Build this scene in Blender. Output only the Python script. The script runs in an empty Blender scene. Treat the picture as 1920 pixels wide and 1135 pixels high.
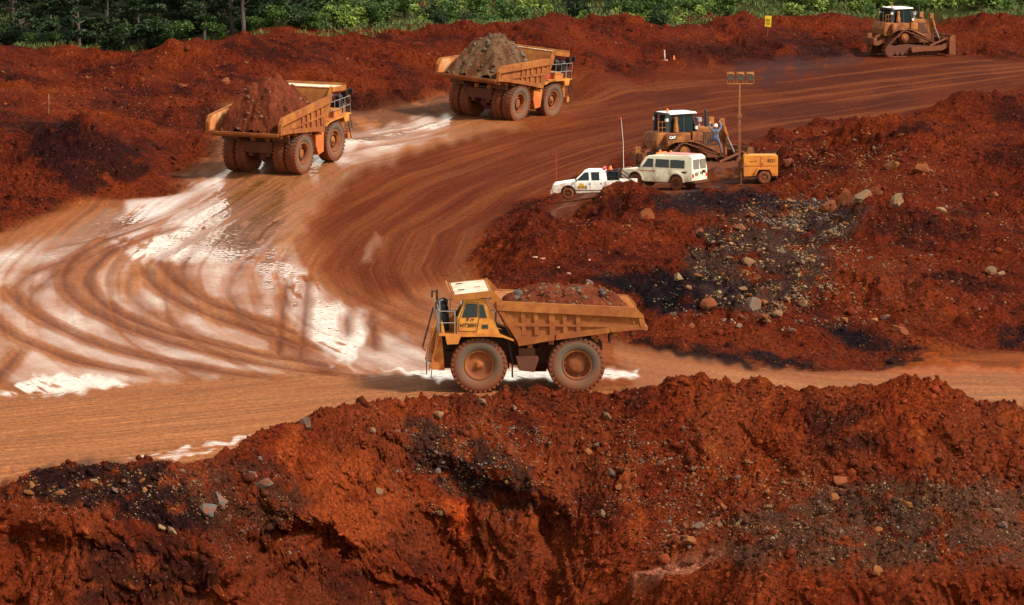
import bpy, bmesh, math, random
import numpy as np
from mathutils import Vector, Matrix, Euler
R = math.radians
SC = bpy.context.scene
COL = SC.collection

# ------------------------------------------------------------------ camera
F = 12000.0            # focal length in pixels of the 1920 px wide photograph
K = F / 10000.0
H = 38.0               # camera height above the haul road
TH = math.atan(1354.5 / F)
CT, ST = math.cos(TH), math.sin(TH)
cam_d = bpy.data.cameras.new('camera')
cam = bpy.data.objects.new('camera', cam_d); COL.objects.link(cam)
cam.location = (0, 0, H); cam.rotation_euler = (R(90) - TH, 0, 0)
cam_d.sensor_width = 36; cam_d.lens = F / 1920 * 36
cam_d.clip_start = 1; cam_d.clip_end = 6000
SC.camera = cam

# ------------------------------------------------------------------ light
SUN_EL, SUN_AZ = R(44), R(-28)      # azimuth measured from +X towards +Y; the sun stands right of and behind the camera
sd = Vector((math.cos(SUN_EL) * math.cos(SUN_AZ), math.cos(SUN_EL) * math.sin(SUN_AZ), math.sin(SUN_EL)))
sl = bpy.data.lights.new('sun', 'SUN'); sun = bpy.data.objects.new('sun', sl); COL.objects.link(sun)
sl.energy = 4.2; sl.angle = R(9); sl.color = (1.0, 0.90, 0.76)
sun.rotation_euler = sd.to_track_quat('Z', 'Y').to_euler(); sun.location = (0, 0, 90)
W = bpy.data.worlds.new('World'); SC.world = W; W.use_nodes = True
wt = W.node_tree; wt.nodes.clear()
sky = wt.nodes.new('ShaderNodeTexSky'); sky.sky_type = 'NISHITA'; sky.sun_disc = False
sky.sun_elevation = SUN_EL; sky.sun_rotation = math.atan2(sd.x, sd.y)
sky.dust_density = 4.0; sky.air_density = 1.2
cl = wt.nodes.new('ShaderNodeTexNoise'); cl.inputs['Scale'].default_value = 2.2; cl.inputs['Detail'].default_value = 5
cr = wt.nodes.new('ShaderNodeMapRange'); cr.inputs['From Min'].default_value = 0.30; cr.inputs['From Max'].default_value = 0.62
cr.inputs['To Min'].default_value = 0.35; cr.inputs['To Max'].default_value = 0.95
tc = wt.nodes.new('ShaderNodeTexCoord')
wt.links.new(tc.outputs['Generated'], cl.inputs['Vector']); wt.links.new(cl.outputs['Fac'], cr.inputs['Value'])
wm = wt.nodes.new('ShaderNodeMix'); wm.data_type = 'RGBA'
sx = wt.nodes.new('ShaderNodeSeparateXYZ'); wt.links.new(tc.outputs['Generated'], sx.inputs[0])
el = wt.nodes.new('ShaderNodeMapRange'); wt.links.new(sx.outputs[2], el.inputs['Value']); el.inputs['From Min'].default_value = .02; el.inputs['From Max'].default_value = .55; el.interpolation_type = 'SMOOTHSTEP'
cc = wt.nodes.new('ShaderNodeMix'); cc.data_type = 'RGBA'; cc.inputs[6].default_value = (18.0, 15.4, 12.2, 1); cc.inputs[7].default_value = (4.3, 4.2, 4.0, 1)   # cloud: bright low down, grey overhead
wt.links.new(el.outputs[0], cc.inputs[0]); wt.links.new(cc.outputs[2], wm.inputs[7])
wt.links.new(cr.outputs[0], wm.inputs[0]); wt.links.new(sky.outputs[0], wm.inputs[6])
bg = wt.nodes.new('ShaderNodeBackground'); bg.inputs['Strength'].default_value = 0.10
wo = wt.nodes.new('ShaderNodeOutputWorld')
wt.links.new(wm.outputs[2], bg.inputs[0]); wt.links.new(bg.outputs[0], wo.inputs[0])
vs = SC.view_settings
vs.view_transform = 'Standard'; vs.look = 'None'; vs.gamma = 1; vs.exposure = 0.7; vs.use_curve_mapping = False
SC.cycles.max_bounces = 5; SC.cycles.diffuse_bounces = 2; SC.cycles.glossy_bounces = 2
SC.cycles.transmission_bounces = 2; SC.cycles.transparent_max_bounces = 4
SC.cycles.caustics_reflective = False; SC.cycles.caustics_refractive = False
SC.cycles.use_denoising = True

# ------------------------------------------------------------------ photograph pixel <-> place
def ray(u, v):
    a = (u - 960) / F; b = (567.5 - v) / F
    return Vector((a, CT + b * ST, -ST + b * CT))
def PZ(u, v, z=0.0):
    d = ray(u, v); t = (z - H) / d.z
    return Vector((d.x * t, d.y * t, z))
def PY(u, v, yk):
    d = ray(u, v); t = yk * K / d.y
    return Vector((d.x * t, yk * K, H + d.z * t))
def proj(x, y, z):
    dz = z - H
    f = y * CT - dz * ST; up = y * ST + dz * CT
    return 960 + F * x / f, 567.5 - F * up / f

# ------------------------------------------------------------------ numpy noise
def _h(ix, iy, seed):
    n = (ix.astype(np.int64) * 374761393 + iy.astype(np.int64) * 668265263 + seed * 974634777) & 0xffffffff
    n = ((n ^ (n >> 13)) * 1274126177) & 0xffffffff
    return (n ^ (n >> 16)) & 0xffffffff
def perlin(x, y, seed=0):
    x = np.asarray(x, np.float32); y = np.asarray(y, np.float32)
    x0 = np.floor(x); y0 = np.floor(y); fx = x - x0; fy = y - y0
    ix = x0.astype(np.int32); iy = y0.astype(np.int32)
    sx = fx * fx * fx * (fx * (fx * 6 - 15) + 10); sy = fy * fy * fy * (fy * (fy * 6 - 15) + 10)
    def g(i, j, dx, dy):
        a = _h(ix + i, iy + j, seed).astype(np.float32) * np.float32(2 * math.pi / 4294967296.0)
        return np.cos(a) * dx + np.sin(a) * dy
    a = g(0, 0, fx, fy); b = g(1, 0, fx - 1, fy); c = g(0, 1, fx, fy - 1); d = g(1, 1, fx - 1, fy - 1)
    return ((a + (b - a) * sx) * (1 - sy) + (c + (d - c) * sx) * sy) * 1.5
def fbm(x, y, oct=4, seed=0, gain=0.5, lac=2.1):
    s = 0; a = 1
    for o in range(oct):
        s = s + a * perlin(x, y, seed + o * 17); a *= gain; x = x * lac + 3.7; y = y * lac - 1.3
    return s
def billow(x, y, oct=3, seed=0, gain=0.5):
    s = 0; a = 1
    for o in range(oct):
        s = s + a * (np.abs(perlin(x, y, seed + o * 31)) * 2 - 0.5); a *= gain; x = x * 2.13 + 5.1; y = y * 2.13 + 2.2
    return s
def sst(a, b, x):
    t = np.clip((x - a) / (b - a), 0, 1); return t * t * (3 - 2 * t)
def pworld(pts, z=0.0):
    return np.array([[*PZ(u, v, z)[:2]] for u, v in pts])
def seg_dist(X, Y, pts, sy=1.0, closed=False):
    """distance, arc length and side to a polyline, y scaled by sy"""
    P = np.array(pts, float).copy(); P[:, 1] *= sy
    Ys = Y * sy
    if closed: P = np.vstack([P, P[:1]])
    best = np.full(X.shape, 1e9, np.float32); arc = np.zeros(X.shape, np.float32); L = 0.0
    for (ax, ay), (bx, by) in zip(P[:-1], P[1:]):
        dx, dy = bx - ax, by - ay; l2 = dx * dx + dy * dy + 1e-9
        t = np.clip(((X - ax) * dx + (Ys - ay) * dy) / l2, 0, 1)
        d = np.hypot(X - ax - t * dx, Ys - ay - t * dy)
        m = d < best
        best = np.where(m, d, best); arc = np.where(m, L + t * math.sqrt(l2), arc); L += math.sqrt(l2)
    return best, arc
def inside(X, Y, pts):
    c = np.zeros(X.shape, bool); n = len(pts)
    for i in range(n):
        ax, ay = pts[i]; bx, by = pts[(i + 1) % n]
        if ay == by: continue
        m = (ay > Y) != (by > Y)
        c ^= m & (X < (bx - ax) * (Y - ay) / (by - ay) + ax)
    return c
def region(X, Y, pix, w=1.0, sy=0.3, z=0.0):
    """soft mask of a region given by its outline: 1 inside, 0 outside, width w"""
    P = pworld(pix, z)
    out = np.zeros(X.shape, np.float32)
    m = (X > P[:, 0].min() - w * 3) & (X < P[:, 0].max() + w * 3) & (Y > P[:, 1].min() - 3 * w / sy) & (Y < P[:, 1].max() + 3 * w / sy)
    if not m.any(): return out
    x, y = X[m], Y[m]
    d, _ = seg_dist(x, y, P, sy, True)
    d = np.where(inside(x, y, P), d, -d)
    out[m] = sst(-w, w, d); return out
def rbf(ctrl, sy=0.5):
    C = np.array([[p.x, p.y * sy] for p in ctrl]); Z = np.array([p.z for p in ctrl])
    D = np.hypot(C[:, None, 0] - C[None, :, 0], C[:, None, 1] - C[None, :, 1])
    n = len(C); A = np.zeros((n + 3, n + 3)); A[:n, :n] = D - 0.02 * np.eye(n)
    A[:n, n] = 1; A[:n, n + 1:] = C; A[n, :n] = 1; A[n + 1:, :n] = C.T
    w = np.linalg.solve(A, np.concatenate([Z, [0, 0, 0]]))
    def f(X, Y):
        Ys = Y * sy; s = w[n] + w[n + 1] * X + w[n + 2] * Ys
        for i in range(n): s = s + w[i] * np.hypot(X - C[i, 0], Ys - C[i, 1])
        return s
    return f

# ------------------------------------------------------------------ terrain control points
c = []
for u, v, z in [(-300, 900, 0), (0, 880, 0), (0, 700, 0), (0, 560, 0), (-300, 560, 0), (200, 600, 0), (200, 460, 0), (400, 760, 0), (400, 600, 0), (400, 480, 0),
                (400, 385, .1), (600, 740, 0), (600, 600, 0), (600, 480, 0), (640, 390, .2), (800, 600, 0), (800, 700, 0), (893, 733, 0), (1081, 735, 0),
                (1300, 700, 0), (1600, 720, 0), (1900, 745, 0), (2200, 745, 0), (860, 420, .1), (860, 520, 0), (760, 310, .5), (860, 260, .4), (700, 250, .8),
                (1050, 270, .4), (1150, 190, .15), (1350, 170, .1), (1200, 235, .4), (1400, 235, .2), (1600, 150, .1), (1500, 110, .1), (1650, 112, 0.1), (1800, 120, .2),
                (1700, 190, .4), (1900, 150, .6), (2200, 150, 1.5),
                (0, 432, 0), (-300, 470, 0), (150, 388, .1), (290, 335, .15), (400, 318, .5),
                (567, 327, .78), (615, 298, 1.3), (421, 318, .84), (500, 290, 1.4), (660, 262, 1.2),
                (966, 228.5, .3), (1034, 216, .38), (842, 211, .66), (910, 200, .7),
                (720, 226, .6), (830, 203, .7), (1080, 180, .3), (1200, 162, .2), (1330, 138, .2), (1450, 116, .15), (1600, 100, .1),
                # the mound on the right: foot
                (880, 480, 0), (890, 530, 0), (960, 590, 0), (1180, 642, .0), (1400, 676, .0), (1560, 694, .0), (1640, 700, 0), (1760, 662, 0), (1920, 655, 0), (2200, 640, 0), (960, 402, .5), (1010, 392, 1.2),
                # yard of the parked cars
                (1050, 382, 1.8), (1150, 375, 2.2), (1240, 370, 2.4), (1440, 352, 2.5), (1340, 362, 2.5), (1300, 320, 1.9), (1440, 310, 2.0), (1200, 320, 1.6), (1100, 330, 1.1), (1300, 285, 1.1), (1400, 275, 1.0)]:
    c.append(PZ(u, v, z))
for u, v, y in [(180, 262, 334), (60, 262, 336), (-200, 260, 336), (280, 300, 338), (330, 260, 350), (100, 205, 350), (230, 180, 362), (0, 180, 355), (0, 92, 393), (-300, 92, 393), (150, 108, 394), (150, 150, 376), (300, 104, 393), (300, 170, 370),
                (450, 160, 370), (450, 80, 386), (560, 88, 388), (560, 160, 378), (700, 150, 386), (700, 78, 396), (860, 66, 401), (800, 140, 391), (960, 110, 398), (990, 56, 405), (1120, 54, 409), (1100, 130, 396), (1180, 49, 414), (1200, 105, 409),
                (1300, 96, 416), (1300, 51, 428), (1440, 54, 436), (1600, 56, 441), (1500, 80, 434), (1780, 63, 442), (1860, 56, 440), (1920, 46, 444), (2200, 46, 444), (1900, 100, 432),
                # mound: body and crest
                (1000, 440, 296), (1100, 500, 284), (1060, 560, 276), (1200, 430, 296), (1300, 425, 296), (1300, 500, 284.5), (1300, 580, 274.5), (1440, 400, 302), (1450, 500, 286), (1450, 600, 273.5),
                (1520, 375, 307), (1510, 266, 322), (1430, 285, 325), (1600, 240, 324), (1600, 340, 308), (1600, 450, 292), (1620, 560, 277), (1600, 640, 269.5), (1680, 232, 325), (1800, 215, 325), (1900, 190, 326), (2200, 170, 327),
                (1800, 320, 308), (1800, 450, 291), (1800, 580, 275), (1950, 330, 308), (1950, 450, 292), (1950, 580, 275), (1750, 640, 268.5), (1920, 640, 268.5), (2200, 560, 276), (2200, 330, 308)]:
    c.append(PY(u, v, y))
for u in (1430, 1600, 1800, 2200):
    p = PZ(u, 220, .4); p.y = 352 * K; c.append(p)
for x in (-75, -40, 0, 40, 80):
    for y, z in ((412, 1.8), (450, 2.2), (480, 4.0), (540, 10), (640, 24), (900, 45)):
        if x > 0 and y == 412: continue
        c.append(Vector((x * y / 450, (y if x < 0 or y > 460 else y + 16) * K, z)))
main_f = rbf(c, 0.5)

# foreground embankment: crest line and breaks of slope (u, v, y)
crest = [(-300, 960), (-100, 935), (0, 918), (60, 888), (130, 868), (200, 862), (280, 866), (350, 868), (430, 842), (480, 817), (540, 800), (600, 776), (650, 758), (700, 750), (760, 753), (850, 737), (900, 740), (960, 741), (1000, 738), (1060, 737),
         (1100, 739), (1150, 731), (1235, 722), (1262, 707), (1300, 702), (1330, 706), (1360, 721), (1400, 723), (1425, 709), (1450, 721), (1490, 733), (1530, 723), (1600, 719), (1680, 713), (1695, 705), (1722, 716), (1780, 731),
         (1838, 748), (1862, 746), (1920, 768), (2000, 765), (2300, 760)]
ye = [(-300, 222), (0, 225), (300, 228), (480, 233), (650, 240), (850, 244.5), (1100, 245), (2300, 245)]
cu = np.array([p[0] for p in crest], float); cy = np.interp(cu, [p[0] for p in ye], [p[1] for p in ye])
cp = [PY(p[0], p[1], y) for p, y in zip(crest, cy)]
CX = np.array([p.x for p in cp]); CY = np.array([p.y for p in cp]); CZ = np.array([p.z for p in cp])
fc = []
for u, rows in {-300: [(1060, 220.5), (1140, 219), (1300, 216.5)], 0: [(1000, 223.6), (1135, 221.8), (1300, 219)],
                130: [(960, 223.6), (1050, 222.4), (1135, 221.2), (1300, 218.5)], 250: [(960, 225.6), (1050, 224.8), (1135, 223.4), (1300, 221)],
                400: [(940, 228), (1020, 226.2), (1135, 225.0), (1300, 222)], 500: [(900, 231.2), (1010, 229.6), (1060, 229.3), (1135, 228), (1300, 225)],
                570: [(880, 234), (1000, 232), (1135, 229.4), (1300, 226)], 650: [(850, 237.7), (950, 235.6), (1135, 232.4), (1300, 229)],
                750: [(830, 240.2), (950, 238), (1135, 235.5), (1300, 233)],
                850: [(820, 242), (900, 240.2), (960, 239.3), (1050, 238.8), (1135, 237.5), (1300, 235)],
                980: [(820, 242.4), (920, 240), (1000, 238.6), (1135, 236.4), (1300, 233)],
                1100: [(820, 242.6), (900, 240.6), (1000, 237.8), (1075, 235), (1100, 234.7), (1135, 234.2), (1300, 232)],
                1250: [(800, 242.8), (900, 240.3), (1000, 237), (1068, 233), (1085, 232.6), (1135, 232), (1300, 230)],
                1400: [(800, 242.8), (900, 240.3), (960, 237.5), (1065, 230.5), (1082, 230.2), (1135, 229.4), (1300, 227)],
                1550: [(800, 242.8), (890, 240.3), (960, 236), (1055, 230), (1070, 229.7), (1135, 229), (1300, 227)],
                1700: [(800, 242.8), (890, 240.2), (905, 236), (960, 234.2), (1060, 229.8), (1075, 229.5), (1135, 228.8), (1300, 227)],
                1820: [(820, 242.8), (895, 240.2), (915, 236), (970, 233), (1070, 229.5), (1085, 229.2), (1135, 228.7), (1300, 227)],
                1920: [(840, 242.8), (900, 240.6), (925, 236), (980, 233), (1070, 229.5), (1085, 229.2), (1135, 228.7), (1300, 227)],
                2200: [(840, 242.8), (900, 240.6), (925, 236), (980, 233), (1070, 229.5), (1085, 229.2), (1135, 228.7), (1300, 227)]}.items():
    for v, y in rows: fc.append(PY(u, v, y))
for x in (-60, -45, -25, 0, 20, 45, 60):
    for y in (150, 190, 205): fc.append(Vector((x, y * K, -13 - (210 - y) * .02)))
fc += [p.copy() for p in cp[::2]]
fore_f = rbf(fc, 1.0)

# ------------------------------------------------------------------ grid
def steps(*segs):
    r = []
    for a, b, d in segs: r += list(np.arange(a, b, d))
    return np.array(r)
rows = steps((140, 216 * K, 3.0), (216 * K, 246 * K, .055), (246 * K, 268 * K, .17), (268 * K, 330 * K, .14), (330 * K, 450 * K, .27), (450 * K, 520 * K, 1.0), (520 * K, 700 * K, 4), (700 * K, 3000, 60))
ai = np.arange(-1090, 1090.1, 2.4)
ao = 1090 * np.exp(np.linspace(0.02, 2.4, 26))
acol = np.concatenate([-ao[::-1], ai, ao]) / F
A, Yg = np.meshgrid(acol, rows); A = A.astype(np.float32); Yg = Yg.astype(np.float32)
Xg = A * Yg
NR, NC = Xg.shape
def coarse(f, ry=6, rx=6):
    """evaluate a smooth function on every sixth row and column, then interpolate"""
    ii = np.unique(np.append(np.arange(0, NR, ry), NR - 1)); jj = np.unique(np.append(np.arange(0, NC, rx), NC - 1))
    S = f(Xg[np.ix_(ii, jj)].astype(float), Yg[np.ix_(ii, jj)].astype(float))
    T = np.empty((len(ii), NC), np.float32)
    for k in range(len(ii)): T[k] = np.interp(np.arange(NC), jj, S[k])
    O = np.empty((NR, NC), np.float32); tt = np.interp(np.arange(NR), ii, np.arange(len(ii)))
    a = np.floor(tt).astype(int); a = np.minimum(a, len(ii) - 2); fr = (tt - a).astype(np.float32)[:, None]
    O[:] = T[a] * (1 - fr) + T[a + 1] * fr
    return O
Xc = np.clip(Xg, -60, 70)
mainz = coarse(main_f)
YE = np.interp(Xg[:, :], CX, CY).astype(np.float32)
# a ragged edge
YE = YE + 0.5 * fbm(Xg / 3.1, Xg * 0 + 2.2, 3, 5)
CRB = np.interp(Xg, CX, CZ).astype(np.float32); CRN = 0.12 * fbm(Xg / .55, Xg * 0 + 7.2, 3, 9) * np.exp(-((Yg - YE) / 1.2) ** 2); CRZ = CRB + CRN
fz0 = coarse(fore_f, 2, 5)
fzE = coarse(lambda X, Y: fore_f(X, np.interp(X, CX, CY)), 40, 5)
back = Yg - YE
berm = CRZ * np.where(back > 0, np.exp(-(np.maximum(back, 0) / 1.5) ** 2), 1)
front = sst(1.2, -0.8, back)                      # 1 on the embankment side
Z = np.where(back > 0, mainz * (1 - front) + berm * 1.0, fz0 + (CRB - fzE) * np.exp(-(np.minimum(back, 0) / 3.5) ** 2) + CRN)
Z = Z.astype(np.float32)
fore = sst(0.6, -0.6, back)

road_px = [(-300, 480), (0, 434), (100, 402), (200, 368), (290, 335), (395, 318), (415, 262), (640, 242), (740, 224), (830, 205), (900, 200), (1080, 180), (1200, 163), (1330, 140), (1450, 118), (1600, 108),
           (1640, 98), (1800, 106), (1930, 120), (2300, 120), (2300, 160), (1930, 178), (1800, 206), (1650, 226), (1500, 243), (1400, 276), (1330, 290), (1200, 305), (1100, 350), (1030, 388), (960, 402), (900, 450), (875, 500), (900, 545), (1000, 600),
           (1190, 648), (1300, 662), (1400, 682), (1560, 697), (1640, 696), (1750, 666), (1930, 655), (2300, 650), (2300, 790), (1930, 800), (1200, 770), (860, 770), (500, 830), (300, 890), (0, 930), (-300, 990)]
road = region(Xg, Yg, road_px, 1.0, 0.35)
yard = region(Xg, Yg, [(1000, 402), (1030, 382), (1130, 310), (1230, 290), (1400, 272), (1470, 290), (1475, 340), (1400, 372), (1330, 372), (1230, 395), (1120, 400)], .8, .3, 2.0)
meadow = sst(-2, 3, Yg - np.interp(Xg / Yg * 450 * K, [-60, -20, 0, 20, 45], [399 * K, 402 * K, 412 * K, 444 * K, 450 * K]))
_ua = 960 + F * A
road = road * (1 - sst(.25, .55, mainz) * sst(400, 300, _ua + 12 * perlin(Yg / 3, Xg / 3, 8)) * (Yg > 300 * K))
smooth = np.clip(np.maximum(road, yard * .92), 0, 1) * (1 - fore) * sst(.2, 1.6, back)
rough = (1 - smooth)
rough_mid = rough * (1 - fore) * (1 - .8 * meadow) * (Yg < 520 * K)
wx, wy = Xg + .6 * perlin(Xg / 2, Yg / 2, 90), Yg + .8 * perlin(Xg / 2, Yg / 2, 91)
lump = .45 * fbm(wx / 6.0, wy / 9.0, 3, 11) + .15 * billow(wx / 2.6, wy / 3.6, 2, 12) + .12 * billow(wx / .75, wy / 1.1, 2, 13) + .07 * billow(wx / .2, wy / .3, 2, 14)
calm = .35 + .95 * sst(-.35, .45, fbm(Xg / 6.5, Yg / 14, 3, 15))
lump = .45 * fbm(wx / 6.0, wy / 9.0, 3, 11) * (1 - calm) + lump * calm
Z += rough_mid * lump * sst(0.1, .8, rough_mid + .25 * fbm(Xg / 3, Yg / 5, 2, 6))
# heaps along the back berm
heap = np.maximum(0, fbm(Xg / 5.2, Yg / 12.0, 3, 77)) * .7
Z += rough_mid * sst(352 * K, 368 * K, Yg) * heap
# a few modelled heaps  (u, v of its foot centre, y, radius x, radius y, height)
def heap_at(u, v, yk, rx, ry, h, p=1.4):
    global Z
    q = PY(u, v, yk); d = np.sqrt(((Xg - q.x) / rx) ** 2 + ((Yg - q.y) / ry) ** 2) + .12 * fbm(Xg / 1.1, Yg / 2, 2, 41)
    Z += (h * np.clip(1 - d, 0, 1) ** p * (1.2 - .2 * d)).astype(np.float32)
for a in [(1160, 375, 303.5, 3.6, 3.2, 1.45), (1230, 385, 302, 2.4, 2.5, .85), (1000, 420, 297, 4, 6, .8), (1640, 300, 316, 5, 9, 1.4), (1800, 240, 324, 5, 6, 1.2), (1470, 300, 318, 3, 5, .6),
          (150, 300, 333, 5.0, 8, 1.35, 1.0), (330, 140, 380, 6.5, 9, 1.1), (1230, 90, 414, 5, 8, 1.0), (1340, 335, 316, 2.2, 2, .8),
          (1500, 690, 266, 4.2, 3.6, .75), (1360, 672, 268, 4, 2, .5), (1640, 648, 270, 3, 2.2, .6), (1720, 690, 262.5, 3.3, 1.8, .55), (1870, 640, 271, 4, 3, 1.0), (1290, 640, 272, 5.5, 5, 1.7, 1.0), (1200, 560, 277, 4, 5, -1.0), (1320, 560, 277, 3.5, 4, -.6), (1560, 540, 279, 5, 7, 1.2), (1740, 560, 276, 5, 7, 1.3), (1640, 420, 296, 7, 7, 1.2), (1380, 440, 295, 5, 6, .9), (1430, 650, 271, 4.5, 5, 1.0),
          (1000, 470, 291, 5, 8, 1.0), (1130, 470, 291, 5, 7, 1.0)]:
    heap_at(*a)

# ------------------------------------------------------------------ wheel tracks
inner = pworld([(2300, 150), (1900, 190), (1500, 235), (1230, 300), (1000, 388), (890, 445), (865, 500), (905, 560), (1050, 615), (1300, 665), (1560, 700), (2300, 730)])
TD, TA = seg_dist(Xg, Yg, inner, 0.42)
lineP = pworld([(-400, 770), (0, 745), (250, 722), (560, 705), (720, 700), (880, 712), (1200, 728), (2300, 728)])
ly = np.interp(Xg, lineP[:, 0], lineP[:, 1])
low = sst(1.5, -1.5, Yg - ly)                     # the near straight stretch of haul road
TD2 = (Yg - np.interp(Xg, [-30, 0, 40], [222 * K, 243 * K, 246 * K])) * .42
TDm = np.where(low > .5, TD2 + 60, TD)
TAm = np.where(low > .5, Xg, TA)
streak = fbm(TDm / 1.7, TAm / 18.0, 3, 21) * .75 + fbm(TDm / .42, TAm / 9.0, 2, 22) * .3
ruts_px = [
 [(330, 400), (200, 445), (140, 480), (112, 525), (150, 575), (230, 612), (330, 648), (500, 688), (700, 712)], [(370, 410), (235, 455), (180, 490), (152, 525), (200, 582), (330, 630), (495, 668), (680, 700)],
 [(255, 480), (285, 535), (360, 580), (500, 628), (640, 668)], [(290, 470), (320, 525), (400, 572), (505, 608), (600, 640)],
 [(0, 525), (50, 585), (190, 655), (420, 702), (560, 716)], [(-60, 560), (20, 630), (140, 680), (330, 715)], [(-40, 740), (30, 670), (50, 640)], [(-80, 720), (0, 655)],
 [(540, 505), (528, 590), (520, 690)], [(578, 505), (572, 590), (560, 692)], [(650, 570), (652, 650)], [(692, 570), (705, 672)],
 [(250, 455), (60, 505), (0, 560)], [(420, 360), (200, 445), (60, 470)],
 [(500, 340), (300, 420), (80, 520), (40, 580), (160, 640), (360, 690)], [(540, 360), (380, 440), (220, 520), (260, 580), (420, 650), (560, 690)], [(560, 420), (440, 500), (420, 560), (520, 640), (640, 690)], [(400, 440), (330, 500), (380, 560), (560, 650)],
 [(640, 560), (760, 640), (900, 690)], [(600, 480), (640, 545), (800, 620), (960, 650)], [(660, 420), (650, 480), (700, 560), (840, 610)],
 [(760, 410), (720, 470), (745, 540), (830, 590)], [(1000, 300), (800, 360), (700, 420)], [(1100, 240), (900, 290), (720, 350), (600, 430)], [(1050, 330), (900, 380), (800, 430), (770, 500)],
 [(1300, 205), (1000, 262), (760, 320)], [(1500, 160), (1200, 210), (1000, 240)]]
rut = np.zeros_like(Z); edge = np.zeros_like(Z)
for k, pl in enumerate(ruts_px):
    P = pworld(pl); w = (.30 if k < 7 else .22) if k < 12 else .30
    m = (Xg > P[:, 0].min() - 3) & (Xg < P[:, 0].max() + 3) & (Yg > P[:, 1].min() - 8) & (Yg < P[:, 1].max() + 8)
    # smooth the line
    t = np.linspace(0, 1, len(P)); tt = np.linspace(0, 1, len(P) * 5)
    Q = np.stack([np.interp(tt, t, P[:, 0]), np.interp(tt, t, P[:, 1])], 1)
    for _ in range(6): Q[1:-1] = (Q[:-2] + 2 * Q[1:-1] + Q[2:]) / 4
    d, ar = seg_dist(Xg[m], Yg[m], Q, 0.42)
    d = d + .12 * perlin(ar / 2.5, ar * 0 + k, 50 + k)
    g = np.exp(-(d / w) ** 2); fade = sst(0, 3, ar) * sst(0, 3, ar.max() - ar)
    rut[m] = np.maximum(rut[m], g * fade * (1 if k < 12 else .6))
    edge[m] += np.exp(-((d - w * 1.5) / .22) ** 2) * fade * (1 if k < 12 else .5)
finer = sst(.25, .7, fbm(TD / .95, TA / 45.0, 2, 24) + .25 * fbm(TD / 2, TA / 12, 2, 25)) * (1 - low)
lugs = np.where(rut > .25, np.sin(Yg * 9.0 + Xg * 2) * .012, 0)
Z += smooth * (.035 * streak + .035 * edge - .045 * rut - .02 * finer + lugs * .6 + .05 * fbm(Xg / 5, Yg / 11, 2, 30))
Z += smooth * low * .03 * fbm(TD2 / .16, Xg / 3.5, 2, 33)
Z += smooth * (.012 * billow(Xg / .35, Yg / .5, 2, 34))

# embankment relief: gullies, clods, slumps (moved in three directions)
PX, PYy = Xg.copy(), Yg.copy()
i0, i1 = np.searchsorted(rows, [205 * K, 248 * K])
sl_ = slice(i0, i1)
fx, fy_, fzv, ff = Xg[sl_], Yg[sl_], Z[sl_], fore[sl_]
drop = np.clip((CRZ[sl_] - fzv), 0, 14)
bench = sst(-26 , -20, -np.abs(fx - 26) ) * sst(241.0 * K, 238.5 * K, fy_) * sst(228.5 * K, 229.5 * K, fy_) * (fx > 3)
steep = ff * (1 - .75 * bench)
ang = fx - (.55 + .5 * perlin(fx / 9, fx * 0 + 3, 61)) * drop + .5 * perlin(fx / 1.7, drop / 1.7, 60)
gul = -np.abs(fbm(ang / 3.4, drop / 4.0, 4, 62)) * .8
ribs = billow(ang / .9, (drop + .4 * fx) / 2.2, 3, 63) * .26
clod = .22 * billow(fx / 1.5, (1.0 * drop - fy_) / 1.9, 2, 64) + .19 * billow(fx / .5, (drop - fy_) / .65, 2, 65) + .10 * billow(fx / .2, (drop - fy_) / .26, 2, 66)
clod *= .30 + 1.05 * sst(-.35, .4, fbm((fx - .5 * drop) / 3.2, (drop - fy_) / 4.5, 3, 59))
dn = sst(0.3, 3.5, drop)
big = fbm((fx - .55 * drop) / 5.5, (drop - fy_ * .3) / 5.0, 2, 69)
PYy[sl_] += steep * dn * 1.5 * big
Z[sl_] += (steep * (gul * dn * .8 + ribs * (.3 + .7 * dn)) * .55 + ff * clod * (1 - .35 * bench) + .25 * bench * fbm(fx / 3, fy_ / 3, 2, 67)).astype(np.float32)
PYy[sl_] += (steep * (gul * dn * -1.0 + ribs * dn * .7 + clod * .5)).astype(np.float32)
PX[sl_] += (steep * .18 * fbm(fy_ / .8, drop / .8, 2, 68)).astype(np.float32)

def crater(u, v, yk, rx, rz, dep):
    """hollow pushed back into the bank"""
    q = PY(u, v, yk)
    d = np.sqrt(((Xg - q.x) / rx) ** 2 + ((Z - q.z) / rz) ** 2) + .25 * fbm(Xg / .9, Z / .9, 2, 71)
    PYy[:] += (fore * dep * sst(1.0, .45, d)).astype(np.float32)
crater(540, 1075, 229, 2.7, 2.0, 1.5); crater(875, 985, 239, .8, .9, .6); crater(70, 1060, 222, 2.3, 1.8, .5); crater(1010, 1060, 237, 1.5, 1.6, .7)
hq = PY(1760, 940, 235); dd = np.sqrt(((Xg - hq.x) / 5.0) ** 2 + ((Yg - hq.y) / 4.2) ** 2)
Z += fore * .9 * np.clip(1 - dd, 0, 1) ** 1.2
hq = PY(1310, 1066, 233.4); dpond = np.sqrt(((Xg - hq.x) / 2.8) ** 2 + ((Yg - hq.y) / .95) ** 2) + .2 * fbm(Xg / 1.3, Yg / 1.3, 2, 72)
pondz = hq.z; pondz -= .12; pk = fore * sst(1.1, .95, dpond); Z = Z * (1 - pk) + pondz * pk

U, V = proj(PX, PYy, Z)
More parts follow.
